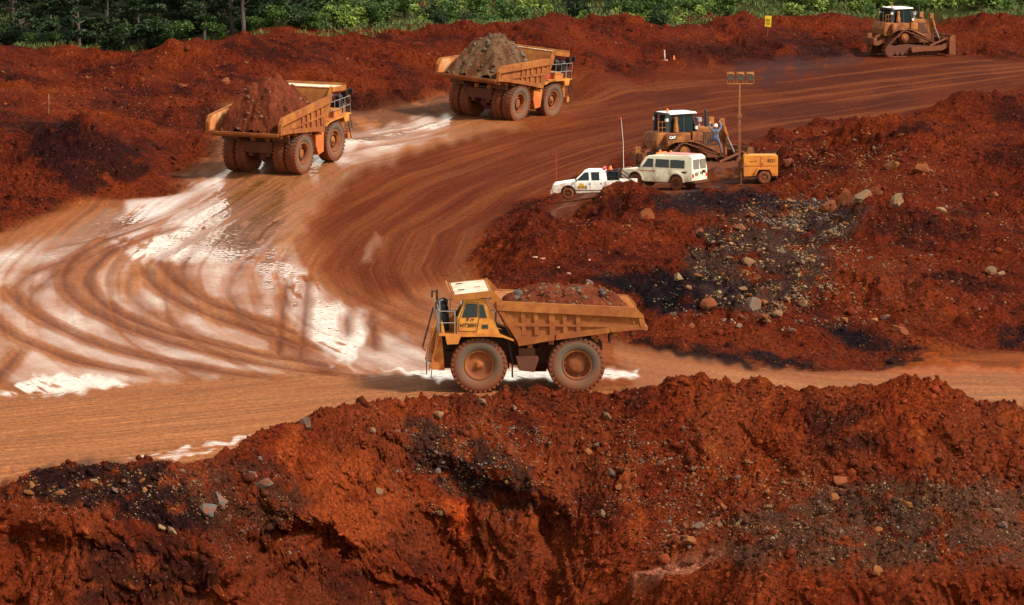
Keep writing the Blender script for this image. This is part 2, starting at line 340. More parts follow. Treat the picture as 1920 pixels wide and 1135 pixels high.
# ------------------------------------------------------------------ soil colour, wetness
def mixc(Cc, col, m):
    m = np.clip(m, 0, 1)[..., None]; return Cc * (1 - m) + np.array(col, np.float32) * m
n1 = fbm(Xg / 7, (Yg + 1.5 * Z) / 12, 3, 101); n2 = fbm(Xg / 1.3, (Yg + 2 * Z) / 2.4, 3, 102); n3 = fbm(Xg / .3, (Yg + 2 * Z) / .5, 2, 103)
Ccol = np.empty(Z.shape + (3,), np.float32); Ccol[:] = (.150, .0220, .0060)
Ccol = mixc(Ccol, (.24, .040, .009), sst(-.1, .9, n1 + .5 * n2) * .7)
Ccol = mixc(Ccol, (.060, .0120, .0060), sst(.0, .7, -n1 * .8 + .5 * n2))
Ccol = mixc(Ccol, (.20, .042, .014), fore * .55 * sst(-.5, .5, fbm(Xg / 4, Z / 3, 3, 104)))
Ccol = mixc(Ccol, (.30, .058, .014), fore * sst(.4, 1.0, fbm(Xg / 2.2, Z / 3.5, 3, 105)) * .8)
# haul road clay
rc = np.empty_like(Ccol); rc[:] = (.262, .068, .0185)
rc = mixc(rc, (.150, .032, .0100), sst(-.1, .8, streak)); rc = mixc(rc, (.42, .15, .050), sst(.0, .9, -streak) * .75)
farroad = sst(700, 1100, Xg * 0 + 0) 
dryzone = region(Xg, Yg, [(640, 330), (760, 300), (900, 255), (1100, 240), (1300, 190), (1500, 150), (2300, 90), (2300, 190), (1900, 190), (1500, 240), (1300, 285), (1100, 345), (1000, 395), (880, 450), (850, 520), (700, 560), (600, 500), (570, 420)], 1.5, .3)
rc = mixc(rc, (.125, .0225, .0075), np.maximum(dryzone, sst(1000, 1150, U) * (V < 300)) * (.68 + .3 * sst(-.4, .5, streak)))
rc = mixc(rc, (.070, .0165, .0095), sst(1000, 1300, U) * (V < 320) * (.3 + .5 * sst(-.3, .5, fbm(Xg / 6, Yg / 16, 4, 160))))
rc = mixc(rc, (.40, .15, .055), low * .45)
rc = mixc(rc, (.13, .030, .010), rut * .55); rc = mixc(rc, (.26, .075, .020), finer * .5)
smf = smooth[..., None]
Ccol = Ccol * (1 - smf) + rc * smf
Ccol = mixc(Ccol, (.070, .018, .010), yard * (1 - fore) * .65)
ls = fbm(TD2 / .11, Xg / 9, 3, 170)
Ccol = mixc(Ccol, (.13, .032, .011), low * smooth * sst(.0, .5, ls) * .5); Ccol = mixc(Ccol, (.50, .21, .085), low * smooth * sst(.1, .6, -ls) * .4)
# bluish black ore patches, grey gravel, orange clay
def patch(pix, col, amt=1.0, w=.8, sy=.3, z=0.0, brk=.9, seed=0, fo=False):
    global Ccol
    m = region_uv(pix, w) * sst(-.12, .16, brk * fbm(U / 60, V / 34, 6, 200 + seed, .62) + .30 - (1 - brk) * .1)
    Ccol = mixc(Ccol, col, m * amt)
def region_uv(pix, w=6):
    P = np.array(pix, float); out = np.zeros(Z.shape, np.float32)
    m = (U > P[:, 0].min() - 3 * w) & (U < P[:, 0].max() + 3 * w) & (V > P[:, 1].min() - 3 * w) & (V < P[:, 1].max() + 3 * w)
    if not m.any(): return out
    x = U[m] + 14 * perlin(U[m] / 30, V[m] / 30, 7); y = V[m] + 10 * perlin(U[m] / 26, V[m] / 26, 8)
    d, _ = seg_dist(x, y, P, 1, True); d = np.where(inside(x, y, P), d, -d); out[m] = sst(-w, w, d); return out
BLK = (.010, .0085, .011); DRK = (.028, .0095, .0075); GRY = (.080, .042, .026)
patch([(1105, 520), (1200, 512), (1330, 505), (1420, 540), (1400, 570), (1300, 590), (1230, 590), (1200, 560)], BLK, .97, 8, brk=.15)
patch([(1180, 625), (1260, 650), (1370, 655), (1480, 670), (1560, 690), (1400, 690), (1280, 668), (1180, 640)], (.014, .008, .009), .9, 6, brk=.4, seed=1)
patch([(1560, 612), (1640, 622), (1745, 660), (1640, 668), (1560, 640)], BLK, .9, 7, brk=.3, seed=2)
patch([(1650, 672), (1720, 670), (1830, 690), (1720, 696), (1660, 690)], (.03, .01, .007), .9, 5, brk=.3, seed=3)
patch([(1860, 615), (1930, 600), (1930, 655), (1870, 655)], BLK, .8, 8, brk=.5, seed=4)
patch([(40, 232), (130, 222), (200, 250), (290, 300), (260, 340), (150, 365), (70, 310)], (.030, .008, .0055), .9, 12, brk=.4, seed=5)
patch([(1330, 350), (1450, 362), (1480, 390), (1380, 402), (1230, 395), (1220, 372)], (.020, .014, .017), .9, 7, brk=.4, seed=6)
patch([(0, 905), (60, 880), (150, 862), (300, 866), (350, 905), (430, 990), (330, 1000), (160, 950), (40, 935), (0, 940)], (.016, .0085, .008), .93, 9, brk=.4, seed=7)
patch([(760, 770), (860, 800), (1000, 880), (1010, 950), (940, 960), (840, 930), (760, 860)], (.032, .017, .014), .85, 14, brk=.8, seed=8)
patch([(160, 1020), (330, 1000), (420, 1060), (400, 1140), (150, 1140)], DRK, .8, 16, brk=.8, seed=9)
patch([(340, 880), (520, 870), (580, 940), (520, 1000), (400, 990)], (.060, .022, .013), .8, 14, brk=.7, seed=10)
patch([(1350, 980), (1480, 930), (1700, 900), (1920, 905), (1960, 1060), (1400, 1070), (1330, 1040)], GRY, .72, 16, brk=.8, seed=11)
patch([(1500, 760), (1620, 760), (1660, 850), (1540, 850)], DRK, .75, 18, brk=.9, seed=12)
patch([(1300, 430), (1480, 370), (1640, 390), (1560, 470), (1560, 540), (1420, 600), (1330, 560), (1280, 500)], (.062, .036, .030), .85, 18, brk=.8, seed=13)
patch([(1560, 560), (1560, 500), (1700, 470), (1760, 600), (1680, 650)], (.20, .036, .012), .8, 20, brk=.6, seed=14)
patch([(1210, 590), (1300, 585), (1420, 610), (1480, 660), (1330, 645), (1220, 630)], (.20, .034, .010), .8, 8, brk=.5, seed=15)
patch([(1380, 120), (1520, 100), (1640, 100), (1520, 140), (1400, 160)], (.030, .024, .034), .55, 14, brk=1., seed=16)
patch([(1180, 80), (1500, 60), (1620, 70), (1560, 110), (1300, 130)], (.034, .009, .008), .7, 16, brk=.8, seed=17)
patch([(350, 195), (760, 170), (980, 150), (1080, 160), (1080, 190), (700, 240), (400, 300)], (.040, .010, .007), .8, 16, brk=.6, seed=18)
patch([(0, 1000), (90, 1000), (150, 1140), (0, 1140)], (.17, .028, .008), .8, 16, brk=.6, seed=19)
patch([(570, 850), (700, 850), (760, 950), (680, 1060), (600, 1000)], (.30, .058, .015), .7, 22, brk=.8, seed=20)
patch([(840, 940), (890, 940), (885, 1010), (845, 1010)], (.42, .060, .012), .9, 8, brk=.3, seed=21)
patch([(1620, 270), (1700, 230), (1800, 235), (1700, 250)], (.022, .007, .006), .8, 6, brk=.4, seed=22)
patch([(430, 1020), (560, 1010), (600, 1060), (600, 1140), (440, 1120)], (.16, .030, .010), .7, 12, brk=.5, seed=23)
# meadow
gm = meadow * (1 - fore)
Ccol = mixc(Ccol, (.060, .062, .018), gm * sst(-.55, .0, fbm(Xg / 5, Yg / 12, 3, 120) + .25))
Ccol = mixc(Ccol, (.030, .050, .012), gm * sst(.0, .5, fbm(Xg / 7, Yg / 16, 3, 121)))
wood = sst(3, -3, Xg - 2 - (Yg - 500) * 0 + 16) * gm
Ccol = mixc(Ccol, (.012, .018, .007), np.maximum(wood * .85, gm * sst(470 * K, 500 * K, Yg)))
# wet mud with its painted pale sheen, orange puddle clay
wetr = region_uv([(380, 322), (300, 345), (235, 380), (150, 408), (60, 440), (-60, 470), (-60, 700), (100, 745), (250, 722), (560, 706), (850, 712), (840, 650), (720, 600), (640, 560), (560, 520), (545, 470), (580, 400), (660, 330), (800, 270), (980, 235), (840, 215), (640, 250)], 22)
wet2 = region_uv([(400, 300), (560, 330), (700, 262), (1000, 200), (860, 210), (620, 250)], 12) * .5
wethot = np.maximum.reduce([region_uv(p, w) for p, w in [
    ([(250, 360), (400, 330), (540, 330), (545, 400), (520, 450), (620, 560), (720, 600), (660, 700), (560, 640), (520, 560), (460, 500), (250, 500), (180, 440), (230, 390)], 22),
    ([(0, 735), (60, 700), (200, 700), (250, 722), (60, 745)], 10), ([(700, 690), (1200, 690), (1200, 712), (830, 716)], 8),
    ([(680, 485), (712, 435), (718, 440), (688, 492)], 12), ([(0, 0), (1, 0), (1, 1)], .1),
    ([(600, 560), (650, 580), (650, 680), (620, 690)], 12), ([(230, 862), (460, 818), (470, 826), (330, 862)], 4)]])
wn = fbm(TDm / 1.3, TAm / 9, 3, 130) * .6 + fbm(Xg / 3.5, Yg / 7, 3, 131) * .6
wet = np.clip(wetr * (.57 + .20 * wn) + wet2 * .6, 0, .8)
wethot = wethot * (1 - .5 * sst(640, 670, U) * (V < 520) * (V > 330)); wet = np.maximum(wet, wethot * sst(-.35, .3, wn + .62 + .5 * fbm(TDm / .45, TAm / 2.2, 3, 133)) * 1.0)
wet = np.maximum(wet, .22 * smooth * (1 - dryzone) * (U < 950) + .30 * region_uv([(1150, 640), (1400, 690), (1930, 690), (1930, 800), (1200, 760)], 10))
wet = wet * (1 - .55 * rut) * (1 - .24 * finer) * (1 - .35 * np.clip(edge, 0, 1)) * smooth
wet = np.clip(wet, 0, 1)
Ccol = mixc(Ccol, (.50, .200, .062), wet * (1 - .75 * rut) * (1 - .2 * finer) * .85)  # wet mud lightened: part of the pale sky sheen is put into the colour
orp = region_uv([(1560, 690), (1590, 655), (1700, 650), (1790, 660), (1760, 668), (1840, 690), (1930, 680), (1930, 700), (1700, 704)], 6) * (1 - fore) * smooth
Ccol = mixc(Ccol, (.40, .085, .014), sst(.45, .6, orp + .35 * fbm(U / 45, V / 6, 5, 150)) * .6)
Ccol = mixc(Ccol, (.34, .11, .055), pk)
wet = np.maximum(wet, pk * .3)
wet = np.maximum(wet, yard * (1 - fore) * .35 * sst(0, .5, n2))
Ccol *= (.60 - .15 * rough + .06 * fore)[..., None]; Ccol *= (1 + .22 * n3 + .12 * perlin(Xg / .12, (Yg + Z * 2) / .2, 140))[..., None]
Ccol = np.clip(Ccol, .0035, .8)

def grid_mesh(name, X, Y, Zz):
    nr, nc = X.shape
    me = bpy.data.meshes.new(name)
    co = np.stack([X, Y, Zz], -1).reshape(-1, 3).astype(np.float32)
    idx = np.arange(nr * nc, dtype=np.int32).reshape(nr, nc)
    q = np.stack([idx[:-1, :-1], idx[:-1, 1:], idx[1:, 1:], idx[1:, :-1]], -1).reshape(-1, 4)
    me.vertices.add(len(co)); me.vertices.foreach_set('co', co.ravel())
    me.loops.add(q.size); me.loops.foreach_set('vertex_index', q.ravel())
    me.polygons.add(len(q)); me.polygons.foreach_set('loop_start', np.arange(0, q.size, 4, dtype=np.int32))
    me.polygons.foreach_set('use_smooth', np.ones(len(q), bool))
    me.update(calc_edges=True)
    return me
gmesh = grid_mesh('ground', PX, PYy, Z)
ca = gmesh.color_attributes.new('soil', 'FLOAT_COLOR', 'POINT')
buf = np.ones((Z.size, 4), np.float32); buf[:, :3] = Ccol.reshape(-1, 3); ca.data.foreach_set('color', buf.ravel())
cb = gmesh.color_attributes.new('state', 'FLOAT_COLOR', 'POINT')
buf[:, 0] = wet.ravel(); buf[:, 1] = rough.ravel(); buf[:, 2] = np.clip(TDm.ravel() / 100, 0, 4); buf[:, 3] = 1; cb.data.foreach_set('color', buf.ravel())
tv = gmesh.attributes.new('track', 'FLOAT_VECTOR', 'POINT')
tb = np.zeros((Z.size, 3), np.float32); tb[:, 0] = (TDm / .42).ravel(); tb[:, 1] = TAm.ravel(); tv.data.foreach_set('vector', tb.ravel())

# ------------------------------------------------------------------ materials
class NT:
    def __init__(s, name):
        s.m = bpy.data.materials.new(name); s.m.use_nodes = True; s.t = s.m.node_tree
        s.b = s.t.nodes['Principled BSDF']; s.o = s.t.nodes['Material Output']
    def n(s, typ, **kw):
        x = s.t.nodes.new(typ)
        for k, v in kw.items():
            if k.startswith('i_'): x.inputs[k[2:].replace('_', ' ')].default_value = v
            else: setattr(x, k, v)
        return x
    def l(s, a, b): s.t.links.new(a, b)
    def math(s, op, a, b=None, clamp=False):
        x = s.t.nodes.new('ShaderNodeMath'); x.operation = op; x.use_clamp = clamp
        for i, q in enumerate((a, b)):
            if q is None: continue
            if isinstance(q, (int, float)): x.inputs[i].default_value = q
            else: s.l(q, x.inputs[i])
        return x.outputs[0]
    def mix(s, f, a, b, bt='MIX'):
        x = s.t.nodes.new('ShaderNodeMix'); x.data_type = 'RGBA'; x.blend_type = bt
        for i, q in ((0, f), (6, a), (7, b)):
            if isinstance(q, (int, float)): x.inputs[i].default_value = q
            elif isinstance(q, tuple): x.inputs[i].default_value = q if len(q) == 4 else (*q, 1)
            else: s.l(q, x.inputs[i])
        return x.outputs[2]
    def rng(s, v, a, b, c=0., d=1.):
        x = s.t.nodes.new('ShaderNodeMapRange'); s.l(v, x.inputs[0])
        for i, q in enumerate((a, b, c, d)): x.inputs[i + 1].default_value = q
        return x.outputs[0]
def attr(t, name):
    return t.n('ShaderNodeAttribute', attribute_name=name)

g = NT('red_soil')
soil = attr(g, 'soil').outputs['Color']; st = g.n('ShaderNodeSeparateColor'); g.l(attr(g, 'state').outputs['Color'], st.inputs[0])
wetS, roughS = st.outputs[0], st.outputs[1]
pos = g.n('ShaderNodeNewGeometry').outputs['Position']
fine = g.n('ShaderNodeTexNoise', i_Scale=5.5, i_Detail=7.0, i_Roughness=.68); g.l(pos, fine.inputs['Vector'])
vor = g.n('ShaderNodeTexVoronoi', i_Scale=6.0); g.l(pos, vor.inputs['Vector'])
trk = attr(g, 'track').outputs['Vector']
mp = g.n('ShaderNodeMapping'); mp.inputs['Scale'].default_value = (2.6, .16, 1); g.l(trk, mp.inputs[0])
stn = g.n('ShaderNodeTexNoise', i_Scale=1.0, i_Detail=6.0, i_Roughness=.62); g.l(mp.outputs[0], stn.inputs['Vector'])
v1 = g.rng(fine.outputs['Fac'], .34, .66, .35, 1.75)
vx = g.t.nodes.new('ShaderNodeMix'); vx.data_type = 'FLOAT'; g.l(g.rng(roughS, 0, 1, .4, 1), vx.inputs[0]); vx.inputs[2].default_value = 1.0; g.l(v1, vx.inputs[3]); v1 = vx.outputs[0]
c1 = g.n('ShaderNodeVectorMath', operation='SCALE'); g.l(soil, c1.inputs[0]); g.l(v1, c1.inputs[3])
sv = g.rng(stn.outputs['Fac'], .35, .65, .8, 1.2)
x = g.t.nodes.new('ShaderNodeMix'); x.data_type = 'FLOAT'; g.l(roughS, x.inputs[0]); g.l(sv, x.inputs[2]); x.inputs[3].default_value = 1.0
c2 = g.n('ShaderNodeVectorMath', operation='SCALE'); g.l(c1.outputs[0], c2.inputs[0]); g.l(x.outputs[0], c2.inputs[3])
# small stones mixed in the spoil
vs2 = g.n('ShaderNodeTexVoronoi', i_Scale=3.4, i_Randomness=1.0); g.l(pos, vs2.inputs['Vector'])
stone = g.math('MULTIPLY', g.rng(vs2.outputs['Distance'], .20, .13), roughS)
sc_ = g.n('ShaderNodeSeparateColor'); g.l(vs2.outputs['Color'], sc_.inputs[0])
stone = g.math('MULTIPLY', stone, g.rng(sc_.outputs[0], .72, .76))
stcol = g.n('ShaderNodeValToRGB'); g.l(sc_.outputs[1], stcol.inputs[0])
e = stcol.color_ramp.elements; e[0].position = 0; e[0].color = (.06, .045, .04, 1); e[1].position = 1; e[1].color = (.30, .09, .03, 1)
for p_, c_ in ((.3, (.12, .07, .04, 1)), (.55, (.07, .03, .02, 1)), (.75, (.16, .07, .03, 1))): q = e.new(p_); q.color = c_
colr = g.mix(stone, c2.outputs[0], stcol.outputs[0])
g.l(colr, g.b.inputs['Base Color']); g.l(g.rng(wetS, .37, .88, 0, 1), g.b.inputs['Coat Weight']); g.l(g.rng(wetS, .33, .85, .27, .03), g.b.inputs['Coat Roughness'])
wr = g.math('MULTIPLY', wetS, g.rng(stn.outputs['Fac'], .3, .62, 1.12, .72))
g.l(g.rng(wr, .12, .95, .92, .2), g.b.inputs['Roughness'])
g.l(g.rng(wr, .05, .9, .02, .6), g.b.inputs['Specular IOR Level'])
hh = g.math('ADD', fine.outputs['Fac'], g.math('MULTIPLY', stn.outputs['Fac'], .5))
hh = g.math('ADD', hh, g.math('MULTIPLY', stone, .25))
bmp = g.n('ShaderNodeBump', i_Distance=.17); g.l(hh, bmp.inputs['Height']); g.l(g.math('MULTIPLY', g.rng(wr, .1, .85, .85, .03), g.rng(roughS, 0, 1, .5, 1.1)), bmp.inputs['Strength']); g.l(bmp.outputs[0], g.b.inputs['Normal'])
gmesh.materials.append(g.m)
ground = bpy.data.objects.new('ground', gmesh); COL.objects.link(ground); ground['kind'] = 'structure'

def puddle(name, pix, z, col, rough_=.04, lab=None):
    """a flat sheet of muddy water lying in the low places"""
    P = [PZ(u, v, z) for u, v in pix]; n = len(P)
    m = bmesh.new(); vv = [m.verts.new(p) for p in P]; m.faces.new(vv)
    me = bpy.data.meshes.new(name); m.to_mesh(me); m.free()
    t = NT('muddy_water'); t.b.inputs['Base Color'].default_value = (*col, 1); t.b.inputs['Roughness'].default_value = rough_
    t.b.inputs['IOR'].default_value = 1.33; t.b.inputs['Specular IOR Level'].default_value = .6
    nz = t.n('ShaderNodeTexNoise', i_Scale=1.6, i_Detail=3.0); t.l(t.n('ShaderNodeNewGeometry').outputs['Position'], nz.inputs['Vector'])
    bp = t.n('ShaderNodeBump', i_Strength=.05, i_Distance=.05); t.l(nz.outputs['Fac'], bp.inputs['Height']); t.l(bp.outputs[0], t.b.inputs['Normal'])
    me.materials.append(t.m); o = bpy.data.objects.new(name, me); COL.objects.link(o); o['kind'] = 'structure'
    return o

# visible ground point of a pixel
_ok = (np.abs(U - 960) < 1100) & (V > -60) & (V < 1250)
_oi = np.nonzero(_ok.ravel())[0]; _U = U.ravel()[_oi]; _V = V.ravel()[_oi]; _Y = PYy.ravel()[_oi]; _X = PX.ravel()[_oi]; _Z = Z.ravel()[_oi]
_W, _Hh = 1140, 700
def _depth_buffer():
    gx = ((_U + 140) / 2).astype(int); gy = ((_V + 60) / 2).astype(int)
    k = gy * _W + gx; ok = (gx >= 0) & (gx < _W) & (gy >= 0) & (gy < _Hh)
    db = np.full(_W * _Hh, 1e9, np.float32); np.minimum.at(db, k[ok], _Y[ok]); return db.reshape(_Hh, _W)
DB = _depth_buffer()
_m = DB.copy()
for dy_, dx_ in ((0, 1), (0, -1), (1, 0), (-1, 0)): _m = np.minimum(_m, np.roll(DB, (dy_, dx_), (0, 1)))
_gx = np.clip(((_U + 140) / 2).astype(int), 0, _W - 1); _gy = np.clip(((_V + 60) / 2).astype(int), 0, _Hh - 1)
VIS = _Y < _m[_gy, _gx] + 2.5
def snap(u, v, r=3.0):
    m = np.nonzero((np.abs(_U - u) < r) & (np.abs(_V - v) < r) & VIS)[0]
    if not len(m): return PZ(u, v, 0)
    i = m[np.argmin(_Y[m])]; return Vector((_X[i], _Y[i], _Z[i]))
def gz(x, y):
    """ground height at a place"""
    j = int(np.argmin(np.abs(acol - x / y))); i = int(np.argmin(np.abs(rows - y))); return float(Z[i, j])
# ------------------------------------------------------------------ mesh building helpers
class MB:
    def __init__(s): s.v = []; s.f = []; s.mi = []; s.cur = 0; s.sm = []; s.smooth = False
    def add(s, vs, fs):
        o = len(s.v); s.v += [tuple(p) for p in vs]
        for f in fs: s.f.append([o + i for i in f]); s.mi.append(s.cur); s.sm.append(s.smooth)
        return s
    def box(s, x0, x1, y0, y1, z0, z1, M=None):
        p = [Vector((x, y, z)) for z in (z0, z1) for x, y in ((x0, y0), (x1, y0), (x1, y1), (x0, y1))]
        if M: p = [M @ q for q in p]
        return s.add(p, [(3, 2, 1, 0), (4, 5, 6, 7), (0, 1, 5, 4), (1, 2, 6, 5), (2, 3, 7, 6), (3, 0, 4, 7)])
    def prism(s, pts, y0, y1, axis='y', top=None):
        """side outline (x, z) pushed from y0 to y1; top = outline of the far face"""
        n = len(pts); tp = top or pts
        def P(a, y): return (a[0], y, a[1]) if axis == 'y' else ((y, a[0], a[1]) if axis == 'x' else (a[0], a[1], y))
        A = [P(a, y0) for a in pts] + [P(a, y1) for a in tp]
        area = sum(pts[i][0] * pts[(i + 1) % n][1] - pts[(i + 1) % n][0] * pts[i][1] for i in range(n))
        f = [list(range(n)), list(range(2 * n - 1, n - 1, -1))] + [[(i + 1) % n, i, n + i, n + (i + 1) % n] for i in range(n)]
        flip = (area < 0) ^ (y1 < y0) ^ (axis != 'y')
        if flip: f = [q[::-1] for q in f]
        return s.add(A, f)
    def bar(s, a, b, w=.06, h=None, up=(0, 0, 1)):
        a, b = Vector(a), Vector(b); d = (b - a).normalized(); h = h or w
        u = Vector(up); 
        if abs(d.dot(u)) > .95: u = Vector((1, 0, 0))
        r = d.cross(u).normalized() * (w / 2); t = r.cross(d).normalized() * (h / 2)
        p = [q + i * r + j * t for q in (a, b) for i, j in ((-1, -1), (1, -1), (1, 1), (-1, 1))]
        return s.add(p, [(3, 2, 1, 0), (4, 5, 6, 7), (0, 1, 5, 4), (1, 2, 6, 5), (2, 3, 7, 6), (3, 0, 4, 7)][::1])
    def tube(s, pts, r, n=10, caps=True):
        pts = [Vector(p) for p in pts]; rs = r if isinstance(r, (list, tuple)) else [r] * len(pts)
        rings = []; o = []
        sm, s.smooth = s.smooth, True
        for i, p in enumerate(pts):
            d = (pts[min(i + 1, len(pts) - 1)] - pts[max(i - 1, 0)]).normalized()
            u = Vector((0, 0, 1)) if abs(d.z) < .9 else Vector((1, 0, 0))
            a = d.cross(u).normalized(); b = a.cross(d)
            rings.append([p + rs[i] * (math.cos(t) * a + math.sin(t) * b) for t in [2 * math.pi * k / n for k in range(n)]])
        V = [q for r_ in rings for q in r_]
        f = [[i * n + k, i * n + (k + 1) % n, (i + 1) * n + (k + 1) % n, (i + 1) * n + k] for i in range(len(pts) - 1) for k in range(n)]
        s.add(V, f); s.smooth = False
        if caps: s.add(rings[0], [list(range(n))[::-1]]); s.add(rings[-1], [list(range(n))])
        s.smooth = sm; return s
    def lathe(s, prof, n=32, c=(0, 0, 0), sy=1):
        """profile (y along the axle, radius) turned about the y axis through c"""
        V = [(c[0] + r * math.sin(2 * math.pi * k / n), c[1] + y * sy, c[2] + r * math.cos(2 * math.pi * k / n)) for y, r in prof for k in range(n)]
        f = [[i * n + k, i * n + (k + 1) % n, (i + 1) * n + (k + 1) % n, (i + 1) * n + k] for i in range(len(prof) - 1) for k in range(n)]
        if sy > 0: f = [q[::-1] for q in f]
        sm, s.smooth = s.smooth, True; s.add(V, f); s.smooth = sm; return s
    def build(s, name, mat, parent=None, loc=None, bevel=0):
        me = bpy.data.meshes.new(name); me.from_pydata(s.v, [], s.f)
        for m in (mat if isinstance(mat, (list, tuple)) else [mat]): me.materials.append(m)
        me.polygons.foreach_set('material_index', s.mi); me.polygons.foreach_set('use_smooth', s.sm)
        me.update()
        if bevel:
            b = bmesh.new(); b.from_mesh(me); bmesh.ops.remove_doubles(b, verts=b.verts, dist=1e-4)
            e = [q for q in b.edges if len(q.link_faces) == 2 and q.calc_face_angle(0) > .6]
            bmesh.ops.bevel(b, geom=e, offset=bevel, segments=2, affect='EDGES', profile=.6); b.to_mesh(me); b.free()
        o = bpy.data.objects.new(name, me); COL.objects.link(o); o.parent = parent
        if loc is not None: o.location = loc
        return o
def flipn(o):
    b = bmesh.new(); b.from_mesh(o.data); bmesh.ops.recalc_face_normals(b, faces=b.faces); b.to_mesh(o.data); b.free(); return o
def tag(o, label, cat, group=None, kind=None):
    o['label'] = label; o['category'] = cat
    if group: o['group'] = group
    if kind: o['kind'] = kind
    return o
def empty(name, label, cat, group=None):
    o = bpy.data.objects.new(name, None); COL.objects.link(o); o.empty_display_size = .3
    return tag(o, label, cat, group)
def copy_tree(o, parent=None):
    c_ = o.copy(); COL.objects.link(c_); c_.parent = parent
    for ch in list(o.children): copy_tree(ch, c_)
    return c_
def pose(o, p, heading, pitch=0, roll=0):
    """heading in degrees from +X; pitch raises the nose, roll raises the left side"""
    o.rotation_mode = 'QUATERNION'
    o.rotation_quaternion = (Matrix.Rotation(R(heading), 3, 'Z') @ Matrix.Rotation(R(-pitch), 3, 'Y') @ Matrix.Rotation(R(roll), 3, 'X')).to_quaternion()
    o.location = p

def paint(name, col, rough_=.5, dirt=.5, dirtcol=(.15, .035, .012), zlo=0, zhi=2.5, metal=0, scale=1.4, spec=.35, var=.12):
    """paint with mud: more of it low down"""
    t = NT(name)
    tc_ = t.n('ShaderNodeTexCoord').outputs['Object']; p = t.n('ShaderNodeNewGeometry').outputs['Position']
    n_ = t.n('ShaderNodeTexNoise', i_Scale=scale, i_Detail=7.0, i_Roughness=.65); t.l(p, n_.inputs['Vector'])
    n2_ = t.n('ShaderNodeTexNoise', i_Scale=scale * 9, i_Detail=4.0); t.l(p, n2_.inputs['Vector'])
    sp = t.n('ShaderNodeSeparateXYZ'); t.l(tc_, sp.inputs[0])
    low_ = t.rng(sp.outputs[2], zlo, zhi, 1.0, 0.0)
    a = t.math('ADD', t.math('MULTIPLY', n_.outputs['Fac'], 1.1), t.math('MULTIPLY', low_, .45))
    a = t.math('ADD', a, t.math('MULTIPLY', n2_.outputs['Fac'], .25))
    m_ = t.rng(a, .95 - dirt * .55, 1.25 - dirt * .4)
    c_ = t.mix(t.rng(n2_.outputs['Fac'], .3, .7), tuple(q * (1 - var) for q in col), tuple(min(1, q * (1 + var)) for q in col))
    t.l(t.mix(m_, c_, dirtcol), t.b.inputs['Base Color'])
    t.l(t.rng(m_, 0, 1, rough_, .9), t.b.inputs['Roughness']); t.b.inputs['Metallic'].default_value = metal
    t.b.inputs['Specular IOR Level'].default_value = spec
    return t.m
M = dict(
    yellow=paint('truck_paint', (.52, .200, .024), .55, .6, (.40, .10, .022), 0, 5.0),
    yellow2=paint('cab_paint', (.55, .25, .025), .5, .4, (.36, .11, .025), 1.5, 5.0),
    bedp=paint('tray_paint', (.36, .135, .013), .6, .8, (.20, .055, .013), .5, 5.5),
    bedin=paint('tray_lining', (.62, .42, .22), .6, .55, (.42, .14, .04), 2, 7),
    cantop=paint('canopy_top', (.64, .54, .42), .5, .25, (.5, .2, .07), 2, 7),
    tyre=paint('tyre_rubber', (.045, .028, .02), .85, .85, (.15, .040, .014), -1.3, 1.3, scale=2.5),
    wall=paint('tyre_sidewall', (.085, .068, .048), .8, .45, (.15, .055, .022), -1.8, 1.2, scale=2.0),
    rim=paint('rim_paint', (.40, .135, .018), .65, .75, (.16, .045, .013), -1.3, 1.3),
    black=paint('black_steel', (.02, .02, .022), .6, .3, (.07, .022, .012), 0, 3),
    frame=paint('frame_steel', (.09, .04, .02), .75, .65, (.085, .026, .012), 0, 3),
    steel=paint('bare_steel', (.35, .33, .31), .4, .4, (.2, .07, .03), 0, 3, metal=.6),
    dozer=paint('dozer_paint', (.46, .17, .020), .6, .72, (.13, .038, .014), 0, 4.2),
    track=paint('track_steel', (.10, .045, .028), .7, .7, (.12, .033, .014), 0, 3),
    white=paint('white_paint', (.76, .75, .70), .35, .30, (.33, .14, .06), -.1, 1.4, spec=.5, var=.03),
    cream=paint('cream_paint', (.80, .76, .56), .35, .30, (.30, .13, .05), -.2, 1.6, spec=.45, var=.04),
    roofw=paint('white_roof', (.82, .84, .84), .35, .12, (.4, .2, .1), 0, 4, var=.04),
    red=paint('red_plastic', (.55, .03, .02), .4, .15), pink=paint('faded_red_panel', (.55, .22, .20), .6, .3),
    gen=paint('generator_paint', (.62, .22, .012), .5, .55, (.42, .13, .03), -.2, 2.0),
    mast=paint('mast_paint', (.30, .12, .025), .6, .6, (.15, .05, .02), 0, 7),
    orange=paint('orange_lens', (.85, .20, .04), .3, .1), grey=paint('grey_plastic', (.25, .25, .26), .6, .2),
    ink=paint('sign_ink', (.015, .013, .012), .6, .05), yel=paint('sign_yellow', (.80, .56, .02), .5, .08, var=.03), dark=paint('deep_black', (.008, .008, .009), .8, .1),
    wood=paint('stake_wood', (.42, .24, .13), .8, .3), blue=paint('blue_overalls', (.075, .14, .26), .8, .12, scale=4), skin=paint('skin', (.38, .20, .13), .6, .05),
)
def glassm(name, col, rough_=.08):
    t = NT(name); t.b.inputs['Base Color'].default_value = (*col, 1); t.b.inputs['Roughness'].default_value = rough_; t.b.inputs['Specular IOR Level'].default_value = .22
    return t.m
M['glass'] = glassm('window_glass', (.012, .022, .024)); M['glassd'] = glassm('dusty_glass', (.16, .15, .13), .4); M['lens'] = glassm('lamp_lens', (.55, .55, .5), .15)

